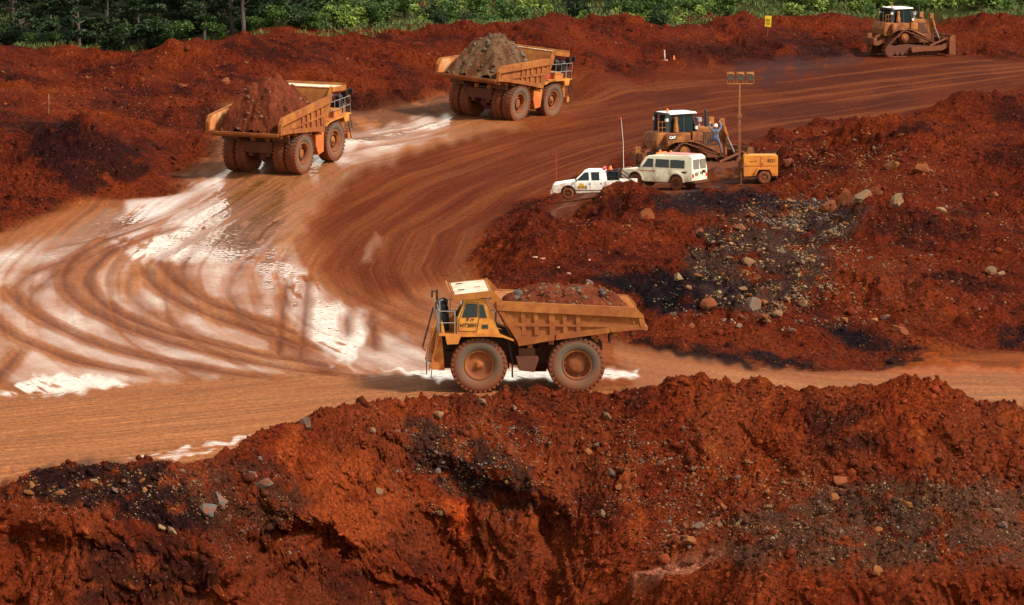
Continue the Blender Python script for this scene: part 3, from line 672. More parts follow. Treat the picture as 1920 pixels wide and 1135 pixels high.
def load_material():
    t = NT('ore')
    ca_ = attr(t, 'soil').outputs['Color']; p = t.n('ShaderNodeNewGeometry').outputs['Position']
    n_ = t.n('ShaderNodeTexNoise', i_Scale=5.0, i_Detail=7.0, i_Roughness=.7); t.l(p, n_.inputs['Vector'])
    s_ = t.n('ShaderNodeVectorMath', operation='SCALE'); t.l(ca_, s_.inputs[0]); t.l(t.rng(n_.outputs['Fac'], .3, .7, .5, 1.5), s_.inputs[3])
    t.l(s_.outputs[0], t.b.inputs['Base Color']); t.b.inputs['Roughness'].default_value = .9; t.b.inputs['Specular IOR Level'].default_value = .08
    b_ = t.n('ShaderNodeBump', i_Strength=.8, i_Distance=.1); t.l(n_.outputs['Fac'], b_.inputs['Height']); t.l(b_.outputs[0], t.b.inputs['Normal'])
    return t.m
ORE = load_material()

# rocks: angular lumps
def rock_verts(rs, sub=2, flat=.75, rough_=.28):
    b = bmesh.new(); bmesh.ops.create_icosphere(b, subdivisions=sub, radius=1)
    P = np.array([v.co for v in b.verts]); Fc = [[v.index for v in f.verts] for f in b.faces]; b.free()
    # cut with random planes for flat faces
    for _ in range(14):
        n_ = rs.normal(size=3); n_ /= np.linalg.norm(n_); d = rs.uniform(.38, .75)
        k = P @ n_; P = P - np.maximum(k - d, 0)[:, None] * n_
    P *= np.array([1, rs.uniform(.65, 1), rs.uniform(.5, .85) * flat / .75]); P *= 1 + rough_ * .16 * rs.normal(size=(len(P), 1)); P /= np.abs(P).max() * .9
    return P, Fc
_rs = np.random.RandomState(5)
ROCKV = [rock_verts(_rs, 2) for _ in range(10)]
PEBV = [rock_verts(_rs, 1, rough_=.5) for _ in range(8)]
STONECOL = [tuple(.64 * q for q in c_) for c_ in [(.22, .155, .085), (.30, .20, .10), (.17, .14, .115), (.13, .13, .125), (.10, .115, .12), (.30, .12, .035), (.26, .075, .022), (.20, .05, .018), (.36, .27, .14), (.14, .05, .025)]]
def many_stones(name, P, S, Cc, seed, parent=None, verts=PEBV):
    """P places, S sizes, Cc colours -> one mesh"""
    rs = np.random.RandomState(seed); vs_, fs_, cs_ = [], [], []; off = 0
    for i in range(len(P)):
        pv, pf = verts[rs.randint(len(verts))]
        a, b_ = rs.uniform(0, 6.28), rs.uniform(-.5, .5); ca_, sa = math.cos(a), math.sin(a); cb_, sb = math.cos(b_), math.sin(b_)
        Rm = np.array([[ca_, -sa, 0], [sa, ca_, 0], [0, 0, 1]]) @ np.array([[1, 0, 0], [0, cb_, -sb], [0, sb, cb_]])
        vs_.append((pv * S[i]) @ Rm.T + P[i]); fs_.append(np.array(pf) + off); off += len(pv); cs_.append(np.repeat([Cc[i]], len(pv), 0))
    Vv = np.concatenate(vs_).astype(np.float32); Ff = np.concatenate(fs_).astype(np.int32); Cv = np.concatenate(cs_)
    me = bpy.data.meshes.new(name); me.vertices.add(len(Vv)); me.vertices.foreach_set('co', Vv.ravel()); me.loops.add(Ff.size)
    me.loops.foreach_set('vertex_index', Ff.ravel()); me.polygons.add(len(Ff)); me.polygons.foreach_set('loop_start', np.arange(0, Ff.size, 3, dtype=np.int32)); me.update(calc_edges=True)
    at_ = me.color_attributes.new('soil', 'FLOAT_COLOR', 'POINT'); bf = np.ones((len(Vv), 4), np.float32); bf[:, :3] = Cv; at_.data.foreach_set('color', bf.ravel())
    me.materials.append(ORE)
    o = bpy.data.objects.new(name, me); COL.objects.link(o); o.parent = parent; return o

def tyre_wheel(name, r, w, rr, kind, parent, loc, side, n=40, lugs=34):
    """wheel with tyre and rim; side=+1 outer face on +y"""
    wh = MB(); wh.lathe([(-w * .3, rr * .55), (w * .1, rr * .55)], 16); hub = wh.build(name, M['frame'], parent, loc)
    t = MB(); h = w / 2
    t.cur = 1; t.lathe([(h * .70, rr), (h * .92, rr * 1.08), (h * 1.0, (r + rr) / 2), (h * .97, r * .81)], n, sy=side)
    t.cur = 0; t.lathe([(h * .97, r * .81), (h * .93, r * .90), (h * .72, r * .965), (-h * .72, r * .965), (-h * .9, r * .93), (-h * 1.0, (r + rr) / 2), (-h * .75, rr)], n, sy=side)
    for k in range(lugs):
        for sg in (1, -1):
            a = 2 * math.pi * (k + (.5 if sg < 0 else 0)) / lugs; da = .55 * math.pi / lugs
            pts = []
            for (aa, y, q) in ((a - da, .06, 1.0), (a + da, .06, 1.0), (a + da * 1.0 + .05, .93, .975), (a - da * 1.0 + .05, .93, .975)):
                for rad in (r * .94 * (1 if y < .5 else .985), r * q): pts.append((rad * math.sin(aa), sg * y * h, rad * math.cos(aa)))
            a2 = (pts[6][0], pts[6][2]); 
            t.add(pts, [(1, 3, 5, 7), (0, 6, 4, 2), (2, 4, 5, 3), (6, 0, 1, 7), (4, 6, 7, 5), (0, 2, 3, 1)])
            # shoulder lug running down the side of the tyre
            p2 = []
            for aa in (a - da + .05, a + da + .05):
                for yy, rad in ((.93, .975), (.96, .90), (1.02, .885), (1.0, .97)): p2.append((r * rad * math.sin(aa), sg * yy * h, r * rad * math.cos(aa)))
            t.add(p2, [(0, 1, 2, 3), (7, 6, 5, 4), (0, 3, 7, 4), (3, 2, 6, 7), (2, 1, 5, 6)])
    to = flipn(t.build('tyre', [M['tyre'], M['wall']], hub))
    rm = MB()
    if kind == 'front': prof = [(h * .70, rr), (h * .80, rr * 1.02), (h * .80, rr * .93), (h * .62, rr * .88), (h * .42, rr * .80), (h * .30, rr * .72), (h * .34, rr * .40), (h * .40, rr * .24), (h * .62, rr * .20), (h * .66, rr * .12), (h * .66, .001)]
    else: prof = [(h * .70, rr), (h * .82, rr * 1.02), (h * .82, rr * .93), (h * .40, rr * .90), (h * .05, rr * .88), (h * .05, rr * .66), (h * .30, rr * .60), (h * .34, rr * .30), (h * .34, .001)]
    rm.lathe(prof, 32, sy=side); rm.lathe([(-h * .75, rr), (-h * .7, rr * .9), (-h * .3, rr * .8), (-h * .3, .01)], 24, sy=side)
    if kind == 'rear':
        rm.cur = 1
        for k in range(12):
            a = 2 * math.pi * k / 12; x_, z_ = rr * .77 * math.sin(a), rr * .77 * math.cos(a)
            rm.box(-.07, .07, side * h * .06 - .02, side * h * .06 + .02, -.035, .035, Matrix.Translation((x_, 0, z_)) @ Matrix.Rotation(a, 4, 'Y'))
    flipn(rm.build('rim', [M['rim'], M['dark']], hub))
    return hub

def text_mesh(body, size, mat, name, parent, M4, bold=0.0, ext=.004):
    cu_ = bpy.data.curves.new(name, 'FONT'); cu_.body = body; cu_.size = size; cu_.align_x = 'CENTER'; cu_.align_y = 'CENTER'; cu_.extrude = ext; cu_.offset = bold
    o = bpy.data.objects.new(name, cu_); COL.objects.link(o); bpy.context.view_layer.update()
    me = bpy.data.meshes.new_from_object(o.evaluated_get(bpy.context.evaluated_depsgraph_get())); bpy.data.objects.remove(o)
    me.transform(M4); me.materials.clear(); me.materials.append(mat)
    o = bpy.data.objects.new(name, me); COL.objects.link(o); o.parent = parent; return o
def face_y(x, y, z, side, tilt=0, roll=0):
    """matrix that puts flat lettering on a face looking towards side*y"""
    if side > 0: Rm = Matrix(((-1, 0, 0), (0, 0, 1), (0, 1, 0))).to_4x4()
    else: Rm = Matrix(((1, 0, 0), (0, 0, -1), (0, 1, 0))).to_4x4()
    return Matrix.Translation((x, y, z)) @ Matrix.Rotation(roll, 4, 'Y') @ Rm

# ------------------------------------------------------------------ haul truck (x forward, y left, origin on the ground under the rear axle)
def haul_truck(label, number):
    t = empty('haul_truck', label, 'haul truck', 'loaded yellow haul trucks')
    WB = 4.6
    # chassis
    c_ = MB()
    for s in (1, -1): c_.box(-1.2, 6.1, s * .62 - .15, s * .62 + .15, 1.25, 1.85)
    c_.box(5.2, 6.35, -1.3, 1.3, 1.1, 1.9); c_.box(3.5, 3.9, -1.4, 1.4, 1.3, 1.8); c_.box(1.6, 1.9, -.5, .5, 1.3, 1.8)
    c_.box(-1.3, -.9, -.95, .95, 1.5, 2.2); c_.box(2.2, 6.2, -.75, .75, 1.8, 2.7)
    c_.box(-.9, 2.6, -.8, .8, 1.85, 2.35)
    c_.build('chassis', M['frame'], t)
    a = MB(); a.tube([(0, -1.9, 1.35), (0, 1.9, 1.35)], .42, 14); a.tube([(-.1, 0, 1.35), (.3, 0, 1.35), (1.3, 0, 1.25)], [.75, .72, .35], 16); a.tube([(1.3, 0, 1.25), (1.9, 0, 1.25)], .5, 12); a.box(-.75, -.3, -.25, .25, 1.0, 1.6); a.build('rear_axle', M['frame'], t)
    a = MB(); a.tube([(WB, -1.6, 1.35), (WB, 1.6, 1.35)], .3, 12)
    for s in (1, -1): a.tube([(WB, s * 1.05, 1.2), (WB + .05, s * 1.02, 2.5)], [.17, .22], 10)
    a.build('front_axle', M['frame'], t)
    for s in (1, -1):
        q = MB(); q.tube([(-.9, s * .45, 1.5), (-.95, s * .55, 2.5)], [.16, .2], 10); q.build('suspension_strut', M['rim'], t)
        q = MB(); q.tube([(2.1, s * .95, 1.5), (1.2, s * .95, 2.55)], [.17, .12], 10); q.build('hoist_cylinder', M['frame'], t)
    # wheels
    for s in (1, -1): tyre_wheel('wheel', 1.35, .78, .70, 'front', t, (WB, s * 2.05, 1.35), s)
    for s in (1, -1):
        tyre_wheel('wheel', 1.35, .74, .70, 'rear', t, (0, s * 2.22, 1.35), s)
        tyre_wheel('wheel', 1.35, .74, .70, 'rear', t, (0, s * 1.36, 1.35), s)
    # bed
    W2 = 2.62
    side = [(3.80, 4.42), (-2.75, 4.08), (-3.15, 3.66), (-3.22, 3.02), (-1.6, 2.92), (1.0, 2.58), (2.75, 2.30), (3.75, 4.0)]
    b = MB()
    for s in (1, -1):
        y0, y1 = (W2 - .16, W2 - .10) if s > 0 else (-W2 + .10, -W2 + .16)
        b.prism(side, y0, y1)
        # rails, ribs standing proud of the plate
        def rail(pts, d=.12):
            yy = (W2 - .10, W2 - .10 + d) if s > 0 else (-W2 + .10 - d, -W2 + .10)
            b.prism(pts, *yy)
        rail([(3.80, 4.42), (-2.75, 4.08), (-3.12, 3.70), (-3.14, 3.58), (3.78, 3.98)], .17)
        rail([(-3.12, 3.70), (-3.22, 3.02), (-3.0, 3.03), (-2.9, 3.60)], .15)
        rail([(-3.0, 3.03), (-1.6, 2.92), (-1.55, 3.14), (-2.9, 3.28)], .15)
        rail([(-1.55, 2.90), (1.0, 2.56), (1.0, 2.84), (-1.52, 3.14)], .16)
        rail([(1.05, 2.56), (2.75, 2.28), (2.84, 2.62), (1.05, 2.84)], .12)
        rail([(3.45, 3.42), (-1.4, 3.20), (-1.5, 3.14), (-.2, 3.18), (3.35, 3.22)], .10)
        rail([(3.72, 3.96), (3.45, 3.95), (2.58, 2.66), (2.84, 2.55)], .13)
        rail([(3.42, 3.94), (3.22, 3.93), (2.42, 2.70), (2.6, 2.64)], .08)
        for x in (2.55, 1.95, 1.22, .60, -.02): rail([(x + .10, 3.90), (x - .10, 3.89), (x - .16, 2.80 + (.1 if x < 1 else 0)), (x + .04, 2.78 + (.1 if x < 1 else 0))], .09)
        rail([(1.34, 3.90), (1.06, 3.89), (1.02, 2.80), (1.28, 2.80)], .10)
        rail([(-2.55, 3.62), (-2.62, 3.62), (-2.75, 3.28), (-2.68, 3.28)], .08)
    # floor (two slopes), front wall, tail
    fl = [(2.75, 2.30), (1.0, 2.58), (-1.6, 2.92), (-3.22, 3.02), (-3.22, 3.12), (-1.6, 3.05), (1.0, 2.72), (2.85, 2.45)]
    b.prism(fl, -W2 + .16, W2 - .16)
    b.prism([(2.75, 2.30), (3.75, 4.0), (4.10, 4.75), (3.98, 4.78), (3.62, 4.05), (2.65, 2.42)], -W2 + .1, W2 - .1)
    for y in (-2.0, -1.2, -.4, .4, 1.2, 2.0): b.prism([(2.80, 2.32), (3.02, 2.5), (4.0, 4.35), (3.80, 4.1)], y - .09, y + .09)
    for x in (2.2, 1.2, .2, -.8, -1.8, -2.7):
        zf = np.interp(x, [-3.22, -1.6, 1.0, 2.75], [3.02, 2.92, 2.58, 2.30]); b.box(x - .12, x + .12, -W2 + .15, W2 - .15, zf - .22, zf + .02)
    b.box(-3.34, -3.2, -W2 + .1, W2 - .1, 2.98, 3.14)
    for s in (1, -1):   # cheek between side wall and canopy
        yy = (W2 - .14, W2 - .04) if s > 0 else (-W2 + .04, -W2 + .14)
        b.prism([(3.80, 4.42), (3.5, 4.44), (4.02, 4.98), (4.2, 4.78), (3.9, 4.1), (3.75, 4.0)], *yy)
    bed = b.build('dump_bed', M['bedp'], t)
    for s in (1, -1):
        l_ = MB(); yy = (W2 - .20, W2 - .17) if s > 0 else (-W2 + .17, -W2 + .20)
        l_.prism([(3.62, 4.36), (-2.7, 4.02), (-3.05, 3.62), (-3.1, 3.15), (1.0, 2.75), (2.75, 2.5), (3.6, 4.0)], *yy); l_.build('bed_lining', M['bedin'], bed)
    cn = MB()
    cn.prism([(4.00, 4.74), (5.82, 4.60), (5.84, 4.70), (4.00, 4.86)], -W2 + .05, W2 - .05)
    cn.prism([(5.82, 4.58), (5.90, 4.58), (6.0, 4.84), (5.94, 4.84)], -W2 + .05, W2 - .05)
    for s in (1, -1):
        yy = (W2 - .05, W2 + .03) if s > 0 else (-W2 - .03, -W2 + .05)
        cn.prism([(3.95, 4.62), (5.80, 4.42), (5.9, 4.60), (5.9, 4.72), (4.0, 4.92)], *yy)
    cn.cur = 1
    for k in range(6):
        y = -2.1 + k * .84; cn.prism([(4.15, 4.85), (5.74, 4.706), (5.74, 4.73), (4.15, 4.875)], y - .37, y + .37)
    cn.cur = 2
    for y, x in ((1.3, 5.4), (-1.3, 5.4), (1.6, 4.5), (.2, 4.6)):
        cn.bar((x - .15, y, 4.84), (x + .15, y, 4.82), .03); cn.bar((x - .15, y + .16, 4.84), (x + .15, y + .16, 4.82), .03)
    cn.build('canopy', [M['bedp'], M['cantop'], M['black']], bed)
    # hood, radiator, deck, fenders
    h = MB(); h.prism([(6.05, 2.86), (6.05, 3.38), (5.75, 3.55), (3.95, 3.6), (3.95, 2.86)], -1.15, .85); h.build('engine_hood', M['yellow'], t, bevel=.04)
    g_ = MB(); g_.box(6.15, 6.32, -1.15, 1.15, 1.35, 2.80)
    for k in range(10): g_.box(6.32, 6.36, -1.05, 1.05, 1.45 + k * .13, 1.50 + k * .13)
    g_.build('radiator_grille', M['black'], t)
    d = MB(); d.box(5.55, 6.5, -2.6, 2.6, 2.78, 2.86); d.box(3.55, 5.55, 1.0, 2.62, 2.74, 2.84); d.box(3.45, 5.55, -2.62, -1.15, 2.74, 2.84)
    for s in (1, -1):
        yy = (1.30, 2.62) if s > 0 else (-2.62, -1.30)
        d.prism([(4.4, 2.76), (3.5, 2.70), (3.0, 2.52), (2.98, 2.60), (3.5, 2.80), (4.4, 2.86)], *yy)
        d.prism([(6.2, 2.80), (5.45, 2.80), (5.60, 2.40), (6.12, 2.38)], *yy)
        d.prism([(6.2, 2.84), (6.42, 2.84), (6.42, 3.36), (6.3, 3.40)], *((1.2, 2.2) if s > 0 else (-2.2, -1.2)))
    d.build('deck', M['yellow2'], t)
    fr = MB(); fr.prism([(6.35, 2.8), (6.55, 2.8), (6.75, 1.5), (6.5, 1.1), (6.2, 1.1)], -2.0, -1.3); fr.prism([(6.35, 2.8), (6.55, 2.8), (6.75, 1.5), (6.5, 1.1), (6.2, 1.1)], 1.3, 2.0)
    fr.box(6.5, 6.85, -2.3, 2.3, 1.15, 1.5); fr.box(6.7, 6.82, -2.25, 2.25, 1.5, 1.62); fr.build('bumper', M['yellow2'], t)
    for s in (1, -1):
        q = MB(); q.box(6.80, 6.90, s * 1.6 - .18, s * 1.6 + .18, 1.22, 1.44); q.build('headlight', M['lens'], t)
    # mud guard hanging ahead, hook
    q = MB(); q.box(7.05, 7.09, 2.15, 2.55, .95, 1.62); q.bar((6.8, 2.3, 1.55), (7.07, 2.3, 1.58), .05); q.build('marker_board', M['black'], t)
    q = MB(); q.bar((6.8, 1.9, 1.2), (6.85, 1.9, .75), .04); q.bar((6.85, 1.9, .75), (6.75, 1.9, .70), .04); q.build('tow_chain', M['black'], t)
    # ladders
    for s in (1, -1):
        q = MB()
        for k in (0, .55): q.bar((6.95 - k * .0, s * (1.75 + k), 1.1), (6.45, s * (1.75 + k), 2.86), .05)
        for k in range(7): z = 1.2 + k * .26; x = 6.95 - (z - 1.1) * .284; q.bar((x, s * 1.75, z), (x, s * 2.3, z), .05, .03)
        for k in (0, .6): q.bar((7.1, s * (1.72 + k), 1.7), (6.58, s * (1.72 + k), 3.6), .035); 
        q.bar((7.1, s * 1.72, 1.7), (6.95, s * 1.75, 1.55), .035)
        q.build('ladder', M['yellow2'] if s > 0 else M['black'], t)
    # rails on the deck
    q = MB()
    for (x0, y0), (x1, y1) in (((6.46, 2.58), (6.46, 1.2)), ((6.46, -2.58), (6.46, .9)), ((6.46, 2.58), (5.75, 2.58)), ((6.46, -2.58), (3.6, -2.58)), ((3.6, -2.58), (3.6, -1.6))):
        n_ = max(2, int(math.hypot(x1 - x0, y1 - y0) / .6) + 1)
        for k in range(n_):
            f = k / (n_ - 1); x, y = x0 + (x1 - x0) * f, y0 + (y1 - y0) * f; q.tube([(x, y, 2.85), (x, y, 3.95)], .022, 6)
        for z in (3.4, 3.95): q.tube([(x0, y0, z), (x1, y1, z)], .022, 6)
    q.tube([(6.46, 2.58, 3.95), (6.46, 2.58, 4.45), (6.30, 2.58, 4.5)], .025, 6); q.build('handrail', M['steel'], t)
    for s in (1, -1):
        q = MB(); q.tube([(6.40, s * 2.2, 2.9), (6.42, s * 2.25, 4.4)], .03, 6); q.box(6.36, 6.44, s * 2.2 - .2, s * 2.2 + .2, 3.65, 4.2); q.box(6.36, 6.44, s * 2.2 - .14, s * 2.2 + .14, 4.25, 4.45)
        q.tube([(6.4, s * 2.2, 4.4), (6.62, s * 2.55, 4.3)], .025, 6); q.box(6.58, 6.66, s * 2.55 - .15, s * 2.55 + .15, 4.05, 4.4); q.build('mirror', M['black'], t)
    # air cleaners, exhaust, boxes on the right deck
    for y, x in ((1.05, 6.2), (-1.35, 6.15), (-2.0, 6.1)):
        q = MB(); q.tube([(x, y, 2.9), (x, y, 3.7)], .24, 14); q.tube([(x, y, 3.7), (x, y, 3.78), (x, y, 3.98), (x, y, 4.08)], [.1, .22, .22, .08], 12); q.build('air_cleaner', M['black'], t)
    q = MB(); q.box(4.5, 5.3, -2.4, -1.5, 2.85, 3.35); q.box(5.4, 5.8, -2.3, -1.9, 2.85, 3.2); q.build('battery_box', M['yellow'], t)
    q = MB(); q.tube([(4.2, -1.9, 2.86), (4.2, -1.9, 3.25)], .26, 14); q.build('red_canister', M['red'], t)
    # cab
    C0, C1 = 1.05, 2.46
    prof = [(5.66, 2.84), (5.62, 3.62), (5.30, 4.44), (4.35, 4.44), (4.12, 4.0), (3.62, 2.84)]
    cb = MB(); cb.prism(prof, C0, C1); cb.box(4.30, 5.36, C0 - .05, C1 + .05, 4.44, 4.52); cab = cb.build('cab', M['yellow2'], t, bevel=.03)
    def win(pts, y, m='glass', n_='window'):
        w_ = MB(); w_.prism(pts, *((y - .01, y + .012) if y > 0 else (y - .012, y + .01))); return w_.build(n_, M[m], cab)
    win([(5.42, 3.64), (5.20, 4.30), (4.70, 4.28), (4.68, 3.66)], C1 + .012)
    win([(4.56, 3.62), (4.60, 4.26), (4.40, 4.24), (4.24, 3.62)], C1 + .012)
    q = MB(); q.prism([(5.64, 3.66), (5.36, 4.36), (5.34, 4.36), (5.60, 3.66)], C0 + .12, C1 - .12); q2 = q.build('windscreen', M['glass'], cab); q2.location.x = .02
    win([(5.42, 3.64), (5.20, 4.30), (4.50, 4.28), (4.40, 3.66)], C0 - .0)
    dr = MB()
    for a_, b_ in (((5.56, 3.0), (5.54, 3.56)), ((5.54, 3.56), (5.22, 4.36)), ((5.22, 4.36), (4.66, 4.34)), ((4.66, 4.34), (4.60, 3.6)), ((4.60, 3.6), (4.72, 2.98)), ((4.72, 2.98), (5.56, 3.0))):
        dr.bar((a_[0], C1 + .018, a_[1]), (b_[0], C1 + .018, b_[1]), .022, .016)
    dr.box(5.10, 5.16, C1, C1 + .05, 3.50, 3.95); dr.bar((4.84, C1 + .03, 3.55), (4.98, C1 + .03, 3.55), .03)
    dr.build('door_frame', M['black'], cab)
    if number:
        text_mesh('HT2001', .24, M['ink'], 'fleet_number', cab, face_y(5.10, C1 + .016, 3.26, 1), .006)
        q = MB(); q.box(4.18, 4.48, C1 + .004, C1 + .016, 3.10, 3.30); q.cur = 1
        for k in range(5): q.box(4.21 + k * .052, 4.245 + k * .052, C1 + .016, C1 + .024, 3.15, 3.25)
        q.box(4.18, 4.48, C1 + .017, C1 + .021, 3.285, 3.30); q.box(4.18, 4.48, C1 + .017, C1 + .021, 3.10, 3.115)
        q.build('maker_plate', [M['wall'], M['ink']], cab)
    # tanks
    q = MB(); q.prism([(2.88, 1.78), (2.72, 1.10), (2.0, 1.0), (1.78, 1.62), (1.85, 1.78)], 1.25, 2.3); q.box(1.95, 2.72, 1.3, 2.2, 1.78, 2.15); q.build('hydraulic_tank', M['frame'], t, bevel=.04)
    q = MB(); q.prism([(3.05, 2.2), (2.92, .95), (2.2, .85), (1.9, 1.5), (1.95, 2.2)], -2.42, -1.15); q.build('fuel_tank', M['yellow'], t, bevel=.04)
    for s in (1, -1):
        q = MB(); q.box(2.98, 3.03, s * 1.75 - .3, s * 1.75 + .3, .72, 1.5); q.bar((3.0, s * 1.75, 1.5), (3.2, s * 1.6, 2.5), .08); q.build('mud_flap', M['black'], t)
        q = MB(); q.box(-1.62, -1.55, s * 1.8 - .6, s * 1.8 + .6, 2.35, 2.95); q.build('rock_deflector', M['frame'], t)
    return t

def ore_load(name, label, truckobj, peak, seed, cols, peakx=0.0, spread=1.0, ns=260, tail=False):
    """heap of ore lying in the tray, in the truck's axes"""
    n = 110; xs = np.linspace(-3.12, 3.75, n); ys = np.linspace(-2.43, 2.43, int(n * .75)); X, Y = np.meshgrid(xs, ys)
    floor = np.interp(X, [-3.22, -1.6, 1.0, 2.75, 3.75], [3.10, 3.03, 2.7, 2.42, 4.0])
    railz = np.interp(X, [-3.2, -2.75, 3.8], [3.45, 4.03, 4.38])
    d = np.sqrt(((X - peakx) / (2.9 * spread)) ** 2 + (Y / 2.15) ** 2)
    h_ = 3.85 + peak * np.clip(1.0 - d ** 2.0, -2.0, 1)
    h_ = np.minimum(h_, railz + np.clip((2.40 - np.abs(Y)) * 1.3, -.05, 9) - .06)
    h_ = np.minimum(h_, 3.14 + np.clip((X + 3.12) * 1.15, 0, 9) + (.0 if tail else 0)); h_ = np.where(X > 2.75, np.minimum(h_, 4.55), h_)
    h_ += .22 * fbm(X / 1.4 + seed, Y / 1.2, 2, seed + 20) + .16 * billow(X / .9 + seed, Y / .9, 3, seed) + .05 * billow(X / .2, Y / .2, 2, seed + 3)
    h_ = np.maximum(h_, floor + .02)
    me = grid_mesh(name, X.astype(np.float32), Y.astype(np.float32), h_.astype(np.float32))
    at_ = me.color_attributes.new('soil', 'FLOAT_COLOR', 'POINT'); bf = np.ones((X.size, 4), np.float32)
    q = np.clip(.5 + fbm(X / 1.2 + seed, Y / 1.2, 3, seed + 7) * .9 + (h_ - 4.3) * .2, 0, 1)[..., None]
    bf[:, :3] = .72 * (np.array(cols[0]) * (1 - q) + np.array(cols[1]) * q).reshape(-1, 3); at_.data.foreach_set('color', bf.ravel()); me.materials.append(ORE)
    o = bpy.data.objects.new(name, me); COL.objects.link(o); tag(o, label, 'ore load')
    rs = np.random.RandomState(seed); idx = rs.randint(0, X.size, ns); ok = h_.ravel()[idx] > floor.ravel()[idx] + .2; idx = idx[ok]
    P = np.stack([X.ravel()[idx], Y.ravel()[idx], h_.ravel()[idx]], 1); S = np.clip(rs.lognormal(-2.7, .6, len(idx)), .04, .25)
    pal = [tuple(.52 * v_ for v_ in c3) for c3 in cols[2:]]; Cc = [pal[rs.randint(len(pal))] for _ in idx]
    s = many_stones('stones', P, S, Cc, seed, o); s['kind'] = 'stuff'
    o.rotation_mode = 'QUATERNION'; o.rotation_quaternion = truckobj.rotation_quaternion; o.location = truckobj.location
    return o

def place_truck(t, rear_px, yk, heading, pitch, roll, side):
    """rear_px: photo pixel where the outer rear tyre of the given side stands"""
    p = PY(*rear_px, yk); pose(t, (0, 0, 0), heading, pitch, roll)
    off = t.rotation_quaternion @ Vector((0, side * 2.22, 0)); t.location = p - off
RED1, RED2, GR1 = (.10, .022, .009), (.17, .04, .014), (.15, .085, .045)
t1 = haul_truck('near haul truck seen side on, number HT2001 on its cab door', True)
place_truck(t1, (1081, 737), 249.3, 183.0, 0, 0, 1)
t2 = copy_tree(t1); t2['label'] = 'haul truck on the wet curve on the left, seen from behind'
t3 = copy_tree(t1); t3['label'] = 'farthest haul truck, on the bend below the green scrub, seen from behind'
for t_ in (t2, t3):
    for cb in [o for o in t_.children if o.name.startswith('cab')]:
        for o in list(cb.children):
            if o.name.startswith(('fleet_number', 'maker_plate')): bpy.data.objects.remove(o)
place_truck(t2, (563, 327), 335, 64, 5.5, 0.5, -1)
place_truck(t3, (965, 229), 373, 57, -1.5, 4.0, -1)
ore_load('ore_load', 'low red ore heap with grey rocks in the near truck seen side on', t1, 1.0, 3, [RED1, RED2, (.20, .15, .10), (.30, .22, .12), (.22, .07, .025), (.14, .12, .10)], .6, 1.25, 420)
ore_load('ore_load', 'steep plain red soil heap in the truck on the wet curve', t2, 2.15, 4, [RED1, (.15, .032, .012), (.20, .08, .05), (.15, .04, .02), (.3, .2, .16)], .2, 1.35, 200)
ore_load('ore_load', 'steep grey brown rocky heap in the farthest truck', t3, 2.0, 6, [(.10, .032, .014), GR1, (.16, .15, .11), (.24, .2, .15), (.14, .06, .03)], -.1, 1.3, 420)
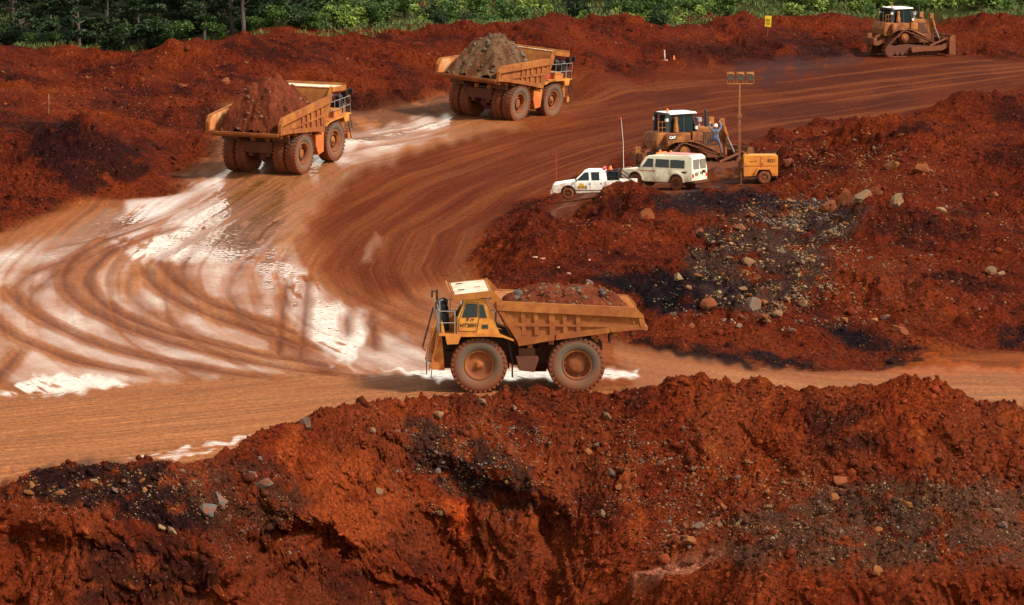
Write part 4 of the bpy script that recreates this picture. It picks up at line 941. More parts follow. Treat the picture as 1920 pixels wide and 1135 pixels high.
# ------------------------------------------------------------------ bulldozer (x forward, y left)
def bulldozer(label, blade_drop=0.0):
    t = empty('bulldozer', label, 'bulldozer', 'yellow bulldozers with white cab roofs')
    for s in (1, -1):
        yc = s * 1.22
        def circ(cx, cz, r, a0, a1, n): return [(cx + r * math.cos(a0 + (a1 - a0) * k / n), cz + r * math.sin(a0 + (a1 - a0) * k / n)) for k in range(n + 1)]
        fi, ri, sp = (1.95, .52, .50), (-1.95, .52, .50), (-.75, 1.52, .50)
        path = circ(*fi, -math.pi / 2, math.pi * .36, 9) + circ(*sp, math.pi * .42, math.pi * .78, 6) + circ(*ri, math.pi * .80, math.pi * 1.5, 9)
        P = np.array(path + [path[0]]); seg = np.hypot(*(P[1:] - P[:-1]).T); L = np.concatenate([[0], np.cumsum(seg)]); n_ = 46
        frame_ = MB(); frame_.prism([(1.9, .75), (1.9, .35), (-1.9, .35), (-1.9, .75), (-.9, 1.0), (.2, .9)], yc - .16, yc + .16)
        for x in np.linspace(-1.35, 1.35, 7): frame_.tube([(x, yc - .2, .30), (x, yc + .2, .30)], .2, 12)
        for q in (fi, ri): frame_.tube([(q[0], yc - .17, q[1]), (q[0], yc + .17, q[1])], q[2] - .05, 20)
        tr = frame_.build('crawler_track', M['frame'], t)
        sh = MB()
        for k in range(n_):
            d = L[-1] * (k + .5) / n_; x, z = np.interp(d, L, P[:, 0]), np.interp(d, L, P[:, 1]); x2, z2 = np.interp(min(d + .02, L[-1]), L, P[:, 0]), np.interp(min(d + .02, L[-1]), L, P[:, 1])
            a = math.atan2(z2 - z, x2 - x); ln = L[-1] / n_
            m_ = Matrix.Translation((x, yc, z)) @ Matrix.Rotation(-a, 4, 'Y')
            sh.box(-ln / 2 - .005, ln / 2 - .02, -.33, .33, -.055, .02, m_); sh.box(-ln / 2, -ln / 2 + .035, -.33, .33, -.13, -.05, m_)
        flipn(sh.build('track_shoes', M['track'], tr))
        hb = MB(); hb.tube([(sp[0], yc - .2, sp[1]), (sp[0], yc + s * .40, sp[1])], .32, 20); hb.tube([(sp[0], yc + s * .2, sp[1]), (sp[0], yc + s * .46, sp[1])], [.26, .20], 16)
        hb.lathe([(-.06, .1), (-.06, .47), (.06, .47), (.06, .1)], 22, (sp[0], yc, sp[1])); flipn(hb.build('drive_sprocket', M['dozer'], tr))
        fn = MB()   # fender over the track
        fn.prism([(1.3, 1.45), (.2, 1.95), (-.3, 2.12), (-1.35, 2.12), (-1.9, 1.9), (-1.9, 1.98), (-1.35, 2.2), (-.3, 2.2), (.25, 2.04), (1.3, 1.54)], yc - .36, yc + .36); fn.build('fender', M['dozer'], t)
        tk = MB(); tk.prism([(.42, 2.10), (.42, 2.62), (-.2, 2.74), (-.25, 2.14)], yc - .36, yc + .30); tk.prism([(-.35, 2.2), (-.35, 2.66), (-1.75, 2.66), (-1.9, 2.5), (-1.85, 2.0), (-1.35, 2.2)], yc - .36, yc + .30); tk.build('side_tank', M['dozer'], t, bevel=.04)
        pa = MB(); pa.bar((-.1, s * 1.78, .55), (2.5, s * 1.85, .62), .2, .38); pa.bar((2.45, s * 1.85, .62), (3.1, s * 1.85, .9), .2, .36); pa.tube([(-.1, s * 1.5, .55), (-.1, s * 1.9, .55)], .24, 12)
        pa.tube([(1.4, s * 1.8, .8), (3.0, s * 1.7, 1.35)], .09, 8); pa.build('push_arm', M['dozer'], t)
        lc = MB(); lc.tube([(2.05, s * .82, 3.15), (2.35, s * .84, 2.25)], .12, 10); lc.box(1.9, 2.2, s * .82 - .14, s * .82 + .14, 2.95, 3.35); lc.cur = 1; lc.tube([(2.35, s * .84, 2.25), (2.95, s * .86, .95)], .06, 10); lc.build('lift_cylinder', [M['dozer'], M['steel']], t)
    b = MB(); b.prism([(2.25, 1.0), (2.30, 2.45), (2.12, 2.78), (.35, 2.95), (.35, 1.0)], -.62, .62); b.box(-1.9, .4, -.85, .85, 1.0, 2.3)
    b.box(2.25, 2.40, -.70, .70, 1.1, 2.72); hood = b.build('engine_hood', M['dozer'], t, bevel=.04)
    for s in (1, -1):
        q = MB(); q.box(.75, 1.85, s * .63 - .01, s * .63 + .01, 1.75, 2.55); q.cur = 1
        for k in range(9): q.box(.80 + k * .115, .86 + k * .115, s * .645 - .01, s * .645 + .01, 1.8, 2.5)
        q.build('grille', [M['black'], M['dozer']], hood)
    # blade
    zb = -blade_drop; bl = MB(); pr = [(3.15, .15), (3.05, .6), (3.05, 1.1), (3.22, 1.65), (3.32, 1.65), (3.16, 1.1), (3.16, .6), (3.30, .05)]
    pr = [(x, z + zb) for x, z in pr]; bl.prism(pr, -2.15, 2.15)
    for s in (1, -1): bl.prism([(2.98, .1 + zb), (2.98, 1.3 + zb), (3.2, 1.7 + zb), (3.52, 1.6 + zb), (3.58, .05 + zb)], s * 2.15 - .04, s * 2.15 + .04)
    bl.box(2.85, 3.08, -1.9, 1.9, .55 + zb, .85 + zb); bl.box(2.9, 3.1, -1.9, 1.9, 1.2 + zb, 1.4 + zb); flipn(bl.build('blade', M['dozer'], t))
    # rear: fuel tank and ripper
    q = MB(); q.prism([(-1.55, 1.65), (-1.50, 2.72), (-2.25, 2.66), (-2.42, 2.2), (-2.35, 1.65)], -1.1, 1.1); tank = q.build('fuel_tank', M['dozer'], t, bevel=.06)
    text_mesh('CAT', .21, M['white'], 'lettering', t, face_y(-1.55, -1.60, 2.42, -1), .01)
    q = MB(); q.box(-1.72, -1.38, -1.6, -1.585, 2.26, 2.58) if False else q.box(-1.82, -1.28, -1.592, -1.58, 2.28, 2.56); q.build('decal', M['ink'], t)
    q = MB()
    for s in (1, -1):
        q.bar((-2.2, s * .75, 1.3), (-3.0, s * .75, 1.0), .16, .3); q.bar((-2.2, s * .7, 1.9), (-3.0, s * .7, 1.55), .14, .14)
    q.box(-3.25, -2.97, -.95, .95, .95, 1.5); q.prism([(-3.35, 1.85), (-2.98, 1.85), (-2.98, .7), (-3.05, .35), (-3.2, .3), (-3.32, .7)], -.12, .12); q.build('ripper', M['dozer'], t)
    # cab
    c_ = MB(); pf = [(-1.35, 2.3), (-1.30, 3.72), (.10, 3.72), (.32, 2.95), (.38, 2.3)]
    for s in (1, -1):
        for a, e_ in ((pf[0], pf[1]), (pf[2], pf[3]), (pf[3], pf[4]), ((-.45, 2.5), (-.48, 3.72))): c_.bar((a[0], s * .76, a[1]), (e_[0], s * .76, e_[1]), .09)
        c_.bar((-1.32, s * .76, 2.45), (.36, s * .76, 2.45), .1, .34); c_.bar((-1.3, s * .76, 3.68), (.1, s * .76, 3.68), .1, .1)
    c_.box(-1.35, .35, -.72, .72, 2.28, 2.5); c_.box(-.9, -.35, -.3, .3, 2.5, 2.75); c_.box(-1.0, -.85, -.3, .3, 2.6, 3.35)
    cab = c_.build('cab', M['black'], t)
    for s in (1, -1):
        for x0, x1 in ((-1.28, -.52), (-.43, .16)):
            w = MB(); w.box(x0, x1, s * .77 - .006, s * .77 + .006, 2.66, 3.62); w.build('window', M['glass'], cab)
    w = MB(); w.box(-1.345, -1.335, -.68, .68, 2.75, 3.60); w.build('window', M['glass'], cab)
    w = MB(); w.prism([(.32, 2.95), (.12, 3.66), (.105, 3.66), (.305, 2.95)], -.68, .68); w.build('window', M['glass'], cab)
    w = MB(); w.prism([(-1.55, 3.74), (-1.5, 3.86), (.30, 3.86), (.40, 3.76)], -.92, .92); w.build('roof', M['roofw'], cab, bevel=.02)
    w = MB()
    for s in (1, -1):
        w.bar((-1.62, s * .9, 2.2), (-1.55, s * .9, 3.85), .16, .22)
    w.bar((-1.58, -.95, 3.78), (-1.58, .95, 3.78), .14, .12); w.build('roll_frame', M['black'], t)
    for s in (1, -1):
        w = MB(); w.tube([(-1.05, s * .98, 2.7), (-1.05, s * .98, 3.15)], [.17, .14], 12); w.tube([(-1.05, s * .98, 3.15), (-1.05, s * .98, 3.6)], .11, 12); w.build('air_cleaner', M['dozer'], t)
    w = MB(); w.tube([(-1.5, -.75, 3.86), (-1.5, -.75, 3.96)], .05, 8); w.tube([(-1.5, -.75, 3.96), (-1.5, -.75, 4.10)], [.09, .07], 10); w.build('beacon', M['orange'], cab)
    w = MB(); w.tube([(1.25, -.25, 2.8), (1.25, -.25, 3.45)], .10, 12); w.tube([(1.25, -.25, 3.45), (1.25, -.25, 3.75), (1.18, -.25, 3.9)], [.075, .075, .075], 12); w.build('exhaust', M['black'], t)
    w = MB(); w.tube([(.75, -.3, 2.85), (.75, -.3, 3.2)], .07, 10); w.tube([(.75, -.3, 3.2), (.75, -.3, 3.45)], .19, 14); w.build('pre_cleaner', M['grey'], t)
    for p in ((.35, -.8, 2.8), (-1.62, -.92, 3.35), (-1.62, .92, 3.35)):
        w = MB(); w.box(p[0] - .08, p[0] + .08, p[1] - .1, p[1] + .1, p[2], p[2] + .18); w.build('work_light', M['lens'], t)
    w = MB()
    for z in (3.0, 3.35): w.tube([(-1.7, -.98, z), (-2.2, -.98, z)], .02, 6)
    for x in (-2.2, -1.95): w.tube([(x, -.98, 2.65), (x, -.98, 3.35)], .02, 6)
    w.build('handrail', M['dozer'], t)
    return t
d1 = bulldozer('bulldozer parked behind the cream off roader, person in blue beside its engine')
d2 = copy_tree(d1); d2['label'] = 'bulldozer pushing soil below the green scrub, in the far right corner'
for o in list(d2.children):
    if o.name.startswith(('lettering', 'decal')): bpy.data.objects.remove(o)
p = PY(1287, 337, 321); p.z = gz(p.x, p.y) + .02; pose(d1, p, 22, 1.0, -1)
p = PZ(1694, 104, gz(*PZ(1694, 104, 0.1)[:2])); p.z = gz(p.x, p.y) + .03; pose(d2, p, 26, 0, 0)

# ------------------------------------------------------------------ light vehicles
def shell(pts, wf, mb=None):
    m = mb or MB(); n = len(pts); o = [(x, wf(z), z) for x, z in pts] + [(x, -wf(z), z) for x, z in pts]
    m.add(o, [list(range(n)), list(range(2 * n - 1, n - 1, -1))] + [[i, n + i, n + (i + 1) % n, (i + 1) % n][::1] for i in range(n)]); return m
def arch(cx, r, z0, n=8):   # wheel arch opening, listed from front to rear
    return [(cx + r * math.cos(math.pi * k / n), z0 + r * math.sin(math.pi * k / n)) for k in range(n + 1)]
def car_wheel(parent, x, y, r, w, s, hubcol):
    tr = MB(); tr.lathe([(-w / 2, r * .6), (-w / 2, r * .92), (-w * .38, r), (w * .38, r), (w / 2, r * .92), (w / 2, r * .6)], 26, sy=s); wh = tr.build('wheel', M['tyre'], parent, (x, y, r)); flipn(wh)
    rm = MB(); rm.lathe([(w / 2, r * .6), (w * .30, r * .55), (w * .25, r * .3), (w * .42, r * .2), (w * .42, .001)], 20, sy=s); rm.cur = 1
    for k in range(5):
        a = k * 1.2566; rm.box(-.03, .03, s * w * .30 - .02, s * w * .30 + .02, -.04, .04, Matrix.Translation((r * .43 * math.sin(a), 0, r * .43 * math.cos(a))))
    flipn(rm.build('rim', [hubcol, M['dark']], wh)); return wh
def panes(parent, wf, wins, mat, off=.012):
    for pts in wins:
        for s in (1, -1):
            m = MB(); n = len(pts); A_ = [(x, s * (wf(z) + off), z) for x, z in pts] + [(x, s * (wf(z) - .01), z) for x, z in pts]
            m.add(A_, [list(range(n)), list(range(2 * n - 1, n - 1, -1))] + [[i, n + i, n + (i + 1) % n, (i + 1) % n] for i in range(n)]); flipn(m.build('window', mat, parent))
def xpane(parent, a, b, y, mat, name='windscreen', t_=.012):
    """pane across the car between side points a (low) and b (high)"""
    m = MB(); m.add([(a[0], y, a[1]), (a[0], -y, a[1]), (b[0], -y * .94, b[1]), (b[0], y * .94, b[1]), (a[0] - t_, y, a[1]), (a[0] - t_, -y, a[1]), (b[0] - t_, -y * .94, b[1]), (b[0] - t_, y * .94, b[1])],
                    [(0, 1, 2, 3), (7, 6, 5, 4), (0, 4, 5, 1), (1, 5, 6, 2), (2, 6, 7, 3), (3, 7, 4, 0)]); return flipn(m.build(name, mat, parent))

def off_roader():
    t = empty('off_roader', 'cream long off roader with high roof and rear doors, parked in the yard', 'off-road car')
    wf = lambda z: .86 - max(0, z - 1.18) * .10 - max(0, z - 1.9) * .45
    body = [(2.42, .62), (2.45, .98), (2.38, 1.10), (1.32, 1.20), (.86, 1.86), (.70, 1.96), (-.2, 2.10), (-2.15, 2.10), (-2.34, 1.98), (-2.42, 1.2), (-2.42, .58), (-1.82, .52)] + arch(-1.32, .50, .50)[::-1] + [(-.75, .45), (.98, .45)] + arch(1.50, .50, .50)[::-1] + [(2.1, .52)]
    b = flipn(shell(body, wf).build('body', M['cream'], t, bevel=.03))
    u_ = MB(); u_.box(-2.2, 2.2, -.5, .5, .38, .62); u_.box(-2.0, -.7, -.8, .8, .55, 1.0); u_.box(.9, 2.1, -.8, .8, .55, 1.0); u_.build('underbody', M['dark'], t)
    panes(t, wf, [[(1.02, 1.30), (.66, 1.80), (.30, 1.80), (.30, 1.30)], [(.12, 1.32), (.12, 1.80), (-.78, 1.80), (-.78, 1.32)], [(-.90, 1.32), (-.90, 1.80), (-1.86, 1.80), (-1.86, 1.32)]], M['glass'])
    xpane(t, (1.30, 1.24), (.90, 1.84), .74, M['glass'])
    for s in (1, -1):
        m = MB(); m.box(-2.40, -2.385, *sorted((s * .08, s * .72)), 1.28, 1.86); m.box(-2.41, -2.38, *sorted((s * .08, s * .72)), 1.28, 1.86); o = MB(); y0, y1 = sorted((s * .07, s * .70)); o.prism([(y0, 1.28), (y1, 1.28), (y1 - (.05 if s > 0 else 0), 1.86), (y0 + (.05 if s < 0 else 0), 1.86)], -2.435, -2.40, 'x'); flipn(o.build('rear_window', M['glassd'], t))
        o = MB(); o.box(-2.45, -2.42, *sorted((s * .66, s * .84)), .80, 1.02); o.build('tail_light', M['red'], t)
        o = MB(); o.tube([(2.44, s * .60, .92), (2.47, s * .60, .92)], .1, 14); o.build('headlight', M['lens'], t)
        o = MB(); o.bar((1.1, s * .86, 1.28), (1.12, s * 1.05, 1.32), .03); o.box(1.08, 1.14, s * 1.05 - .09, s * 1.05 + .09, 1.26, 1.46); o.build('mirror', M['black'], t)
        o = MB(); o.box(.20, 1.35, s * .872 - .006, s * .872 + .006, 1.06, 1.10); o.build('side_stripe', M['red'], t)
        o = MB(); o.box(-2.0, -1.72, s * .868 - .006, s * .868 + .006, 1.05, 1.15); o.build('air_vent', M['black'], t)
        o = MB()
        for x in (.27, .15, -.84): o.box(x - .008, x + .008, s * .862 - .004, s * .862 + .004, .55, 1.2)
        o.build('panel_gap', M['wall'], t)
        o = MB(); A_ = [(1.50 + .60 * math.cos(a), .5 + .60 * math.sin(a)) for a in np.linspace(0, math.pi, 9)] + [(1.50 + .50 * math.cos(a), .5 + .50 * math.sin(a)) for a in np.linspace(math.pi, 0, 9)]
        o.prism(A_, *sorted((s * .84, s * .93))); flipn(o.build('wheel_arch_flare', M['cream'], t)); o = MB(); A2 = [(x - 2.82, z) for x, z in A_]; o.prism(A2, *sorted((s * .84, s * .92))); flipn(o.build('wheel_arch_flare', M['cream'], t))
    o = MB(); o.box(-2.58, -2.42, -.84, .84, .48, .62); o.build('rear_bumper', M['frame'], t)
    o = MB(); o.box(2.46, 2.62, -.84, .84, .55, .72); o.bar((2.6, -.5, .7), (2.6, -.5, 1.1), .05); o.bar((2.6, .5, .7), (2.6, .5, 1.1), .05); o.bar((2.6, -.5, 1.1), (2.6, .5, 1.1), .05); o.build('bull_bar', M['steel'], t)
    o = MB(); o.box(-2.47, -2.43, .2, .52, .92, 1.1); o.box(-2.46, -2.43, -.3, -.05, 1.0, 1.12); o.build('number_plate', M['glassd'], t)
    o = MB(); o.tube([(-2.46, -.32, 1.12), (-2.60, -.32, 1.12)], .1, 12); o.build('spare_wheel_carrier', M['frame'], t)
    o = MB(); o.box(-2.05, -.1, -.68, .68, 2.103, 2.112); o.build('faded_roof_panel', M['pink'], t)
    o = MB(); o.box(.15, .30, -.5, .5, 2.06, 2.14); o.tube([(.25, .1, 2.12), (.25, .1, 2.27)], [.09, .07], 10); o.build('beacon', M['orange'], t)
    o = MB(); o.tube([(-.25, -.3, 2.1), (-.25, -.3, 2.22)], [.08, .06], 10); o.build('beacon', M['orange'], t)
    o = MB(); o.tube([(1.25, -.9, 1.1), (1.18, -.92, 1.6), (.92, -.84, 2.2)], .045, 8); o.box(.84, 1.0, -.92, -.78, 2.15, 2.35); o.build('snorkel', M['black'], t)
    o = MB(); o.tube([(2.5, .55, .9), (2.50, .60, 2.6), (2.62, .66, 4.15)], [.014, .012, .008], 6); o.cur = 1; o.prism([(2.60, 4.0), (2.78, 4.02), (2.76, 4.14), (2.62, 4.16)], .65, .67); o.build('whip_flag', [M['white'], M['red']], t)
    for x in (1.5, -1.32):
        for s in (1, -1): car_wheel(t, x, s * .74, .42, .24, s, M['frame'])
    return t
def pickup():
    t = empty('pickup', 'white double cab pickup with yellow door sticker and black tray frame', 'pickup')
    wf = lambda z: .86 - max(0, z - 1.0) * .22
    low_ = [(2.42, .42), (2.46, .70), (2.36, .90), (1.28, 1.06), (-.72, 1.08), (-.72, .42)] + [(.92, .36)] + arch(1.50, .44, .40)[::-1] + [(2.1, .36)]
    bd = flipn(shell(low_, lambda z: .86, None).build('body', M['white'], t, bevel=.04))
    up = [(1.22, 1.03), (.58, 1.62), (.35, 1.70), (-.58, 1.70), (-.70, 1.62), (-.72, 1.03)]
    flipn(shell(up, wf).build('cabin', M['white'], t, bevel=.03))
    bed = MB()
    for s in (1, -1): bed.prism([(-.74, 1.06), (-2.44, 1.06), (-2.44, .50), (-1.92, .42)] + arch(-1.50, .44, .40)[::-1] + [(-.74, .42)], *sorted((s * .82, s * .87)))
    bed.box(-2.44, -.74, -.82, .82, .62, .68); bed.box(-2.47, -2.42, -.84, .84, .62, 1.06); bed.box(-.78, -.74, -.82, .82, .62, 1.06); flipn(bed.build('tray', M['white'], t))
    o = MB(); o.box(-2.3, 2.1, -.45, .45, .32, .6); o.build('underbody', M['dark'], t)
    panes(t, wf, [[(1.00, 1.12), (.52, 1.58), (.28, 1.60), (.24, 1.12)], [(.10, 1.12), (.14, 1.60), (-.34, 1.60), (-.36, 1.12)]], M['glass'])
    xpane(t, (1.20, 1.06), (.62, 1.61), .78, M['glass'])
    for s in (1, -1):
        o = MB(); o.prism([(-.80, 1.10), (-.76, 1.60), (-1.45, 1.62), (-1.52, 1.12)], *sorted((s * .70, s * .73))); o.build('tray_canopy_side', M['glass'], t)
        o = MB(); o.bar((-1.50, s * .76, 1.08), (-1.45, s * .74, 1.66), .06); o.bar((-1.45, s * .74, 1.66), (-2.2, s * .78, 1.10), .06); o.bar((-.76, s * .74, 1.64), (-1.45, s * .74, 1.66), .05); o.bar((-.8, s * .74, 1.3), (-1.4, s * .74, 1.32), .03); o.build('roll_bar', M['black'], t)
        o = MB(); o.box(-2.2, -1.1, s * .875 - .006, s * .875 + .006, .86, 1.0); o.build('red_side_panel', M['red'], t)
        o = MB(); o.prism([(2.38, .72), (2.30, .88), (2.0, .90), (2.02, .76)], *sorted((s * .78, s * .868))); o.build('headlight', M['lens'], t)
        o = MB(); o.bar((1.0, s * .86, 1.12), (1.0, s * 1.0, 1.14), .03); o.box(.97, 1.03, s * 1.0 - .08, s * 1.0 + .08, 1.06, 1.24); o.build('mirror', M['black'], t)
        o = MB(); o.box(.16, .28, s * .868 - .012, s * .868 + .012, .90, .94); o.box(-.52, -.40, s * .868 - .012, s * .868 + .012, .90, .94); o.build('door_handle', M['black'], t)
        o = MB(); o.box(-.70, 1.05, s * .866 - .008, s * .866 + .008, .52, .56); o.build('rubbing_strip', M['black'], t)
        o = MB()
        for x in (1.08, .20, -.66): o.box(x - .007, x + .007, s * .864 - .004, s * .864 + .004, .48, 1.02)
        o.build('panel_gap', M['wall'], t)
        o = MB(); o.box(.50, .92, s * .868 - .004, s * .868 + .004, .66, .82); o.box(.56, .80, s * .868 - .004, s * .868 + .004, .83, .95); o.cur = 1; o.box(.38, .49, s * .868 - .004, s * .868 + .004, .64, .72); o.box(.38, .49, s * .868 - .004, s * .868 + .004, .76, .82)
        for k in range(6): o.box(.54 + k * .06, .575 + k * .06, s * .873 - .003, s * .873 + .003, .71, .77)
        o.build('door_sticker', [M['yel'], M['ink']], t)
        o = MB(); o.box(-2.50, -2.45, *sorted((s * .70, s * .85)), .72, .98); o.build('tail_light', M['red'], t)
    o = MB(); o.bar((-.62, -.62, 1.76), (-.62, .62, 1.76), .16, .12); o.build('light_bar', M['red'], t)
    o = MB(); o.tube([(-.95, 0, 1.66), (-.95, 0, 1.74)], .12, 10); o.tube([(-.95, 0, 1.74), (-.95, 0, 1.88)], [.1, .07], 10); o.build('beacon', M['orange'], t)
    o = MB(); o.bar((-.76, -.7, 1.64), (-.76, .7, 1.64), .05); o.bar((-1.45, -.7, 1.66), (-1.45, .7, 1.66), .05); o.build('tray_frame', M['black'], t)
    o = MB(); o.box(2.40, 2.52, -.84, .84, .36, .56); o.build('front_bumper', M['white'], t)
    o = MB(); o.tube([(2.3, -.7, .9), (2.28, -.7, 2.6)], .012, 6); o.build('antenna', M['red'], t)
    for x in (1.5, -1.5):
        for s in (1, -1): car_wheel(t, x, s * .75, .36, .23, s, M['frame'])
    return t
pk_ = pickup(); p = PZ(1115, 366, 2.15); p.z = gz(p.x, p.y); pose(pk_, p, 175, -1.0, 0)
lc_ = off_roader(); p = PZ(1246, 352, 2.4); p.z = gz(p.x, p.y) + .02; pose(lc_, p, 147, 0, 0)

# ------------------------------------------------------------------ light tower trailer
lt = empty('light_tower', 'orange lighting tower trailer with tall mast and three lamps', 'light tower')
o = MB(); o.prism([(-1.95, .62), (-1.95, 1.62), (-1.85, 1.70), (.02, 1.70), (.10, 1.62), (.10, .42), (-.3, .42)] + [(-.85 + .46 * math.cos(a), .38 + .46 * math.sin(a)) for a in np.linspace(0.1, math.pi - .1, 8)] + [(-1.35, .42), (-1.95, .42)], -.62, .62) if False else o.prism([(-.02, .42), (-.02, 1.60), (.06, 1.68), (1.92, 1.68), (2.0, 1.60), (2.0, .46), (1.62, .46), (1.50, .84), (.86, .84), (.74, .46)], -.60, .60)
bx_ = flipn(o.build('generator_body', M['gen'], lt, bevel=.02))
text_mesh('8221', .24, M['ink'], 'number', bx_, face_y(1.62, -.605, 1.36, -1), .006)
o = MB(); o.box(.02, 1.97, -.615, -.602, 1.05, 1.07); o.box(.98, .995, -.612, -.602, .86, 1.6); o.box(.35, .55, -.614, -.603, 1.30, 1.34); o.box(.62, .74, -.614, -.603, 1.33, 1.37); o.box(1.05, 1.12, -.63, -.60, 1.16, 1.2); o.build('door_seam', M['frame'], bx_)
o = MB(); o.prism([(.62, .60), (.80, .93), (1.56, .93), (1.74, .60), (1.66, .56), (1.50, .85), (.86, .85), (.70, .56)], -.78, -.58); flipn(o.build('mudguard', M['gen'], lt)); o = MB(); o.prism([(.62, .60), (.80, .93), (1.56, .93), (1.74, .60), (1.66, .56), (1.50, .85), (.86, .85), (.70, .56)], .58, .78); flipn(o.build('mudguard', M['gen'], lt))
for s in (1, -1): car_wheel(lt, 1.18, s * .70, .38, .2, s, M['rim'])
o = MB(); o.box(-.6, 2.0, -.45, .45, .36, .46); o.bar((-.5, 0, .42), (-1.6, 0, .42), .1); o.box(-.55, .05, -.12, .12, .3, .9); o.build('trailer_frame', M['mast'], lt)
for s in (1, -1):
    o = MB(); o.bar((-.2, s * .5, .5), (-.2, s * .95, .5), .07); o.tube([(-.2, s * .95, .02), (-.2, s * .95, .75)], .03, 8); o.box(-.3, -.1, s * .95 - .1, s * .95 + .1, 0, .03); o.build('stabiliser', M['mast'], lt)
mt = MB(); mt.box(-.31, -.17, -.07, .07, .1, 3.95); mt.box(-.40, -.08, -.14, .14, 1.2, 1.5); mt.box(-.37, -.11, -.12, .12, 3.85, 4.05); mt.bar((-.1, 0, 1.9), (.28, 0, 1.68), .08); mast = mt.build('mast', M['mast'], lt)
o = MB(); o.tube([(-.26, 0, 3.9), (-.28, 0, 4.9), (-.24, 0, 5.85)], [.05, .045, .04], 10); o.tube([(-.20, .06, 3.8), (-.19, .06, 5.0), (-.24, .03, 5.85)], .012, 5); o.build('mast_extension', M['mast'], mast)
o = MB(); o.bar((-1.0, 0, 5.88), (.52, 0, 5.88), .06); o.build('crossbar', M['mast'], mast)
for x in (-.78, -.20, .38):
    o = MB()
    for s in (1, -1): o.bar((x + s * .20, 0, 5.88), (x + s * .20, 0, 6.35), .03)
    o.tube([(x, .12, 6.42), (x, -.02, 6.33), (x, -.10, 6.28)], [.12, .24, .25], 16); o.prism([(x - .22, 6.2), (x - .22, 6.56), (x + .22, 6.56), (x + .22, 6.2)], -.02, .16)
    lamp = flipn(o.build('lamp', M['mast'], mast)); q = MB(); q.tube([(x, -.10, 6.28), (x, -.115, 6.273)], .22, 16); q.build('lens', M['glassd'], lamp)
p = PZ(1394, 346, 2.5); p.z = gz(p.x, p.y); pose(lt, p, 1, 0, 0)

# ------------------------------------------------------------------ signs, markers, litter
def yellow_sign():
    t = empty('warning_sign', 'small yellow sign on a thin post on the far berm', 'sign')
    o = MB(); o.tube([(0, 0, -.3), (0, 0, 1.0)], .025, 8); o.build('post', M['wall'], t)
    o = MB(); o.box(-.26, .26, -.03, -.01, .72, 1.62); bd_ = o.build('board', M['yel'], t)
    o = MB()
    for z, n_, x0 in ((1.28, 4, -.16), (1.15, 4, -.14), (.92, 5, -.18)):
        for k in range(n_): o.box(x0 + k * .085, x0 + k * .085 + .055, -.036, -.03, z, z + .085); o.box(x0 + k * .085 + .015, x0 + k * .085 + .04, -.040, -.036, z + .03, z + .055)
    o.build('lettering', M['ink'], bd_); return t
s_ = yellow_sign(); p = snap(1441, 66); s_.location = p; s_.rotation_euler = (0, R(3), R(-12))
wp = empty('marker_post', 'short white marker post on the dark slope above the bend', 'marker post'); o = MB(); o.box(-.05, .05, -.03, .03, -.1, .78); o.build('post', M['white'], wp); o = MB(); o.prism([(-.20, -.05), (.24, -.05), (.2, .04), (-.16, .04)], -.12, .12); o.build('foot', M['white'], wp); wp.location = snap(1250, 111); wp.rotation_euler = (0, R(-3), 0)
sk = MB(); sk.tube([(0, 0, -.2), (.03, 0, .7), (.02, 0, 1.3)], [.035, .03, .02], 7); o = sk.build('stake', M['wood'], None); tag(o, 'thin wooden stake standing in the soil heap at the left edge', 'stake'); o.location = snap(94, 215)
cn_ = MB(); cn_.lathe([(0, .2), (.03, .2), (.03, .14), (.55, .03), (.56, .001)], 14); cn_.v = [(x, z, y) for x, y, z in cn_.v]; o = flipn(cn_.build('traffic_cone', M['orange'], None)); tag(o, 'small orange cone beside the white marker post', 'cone'); o.location = snap(1266, 110); o.scale = (.6, .6, .6)
def bottle():
    m = MB(); m.lathe([(-.14, .001), (-.14, .05), (.05, .05), (.10, .02), (.14, .02), (.14, .001)], 10); return flipn(m.build('plastic_bottle', M['white'], None))
for k, (u, v) in enumerate([(1004, 482), (1019, 485), (1048, 501), (1107, 487), (1064, 513)]):
    b_ = bottle(); tag(b_, ['white bottle at the left of the litter behind the near truck', 'white bottle just right of the leftmost bottle on the bank', 'white bottle lying alone on the bank, midway down the litter', 'white bottle farthest right on the bank above the black ore', 'lowest white bottle just above the near truck load'][k], 'bottle', 'litter bottles on the bank')
    b_.location = snap(u, v) + Vector((0, 0, .05)); b_.rotation_euler = (0, 0, R(70 + 35 * k)); b_.scale = (1.1, 1.1, 1.1)

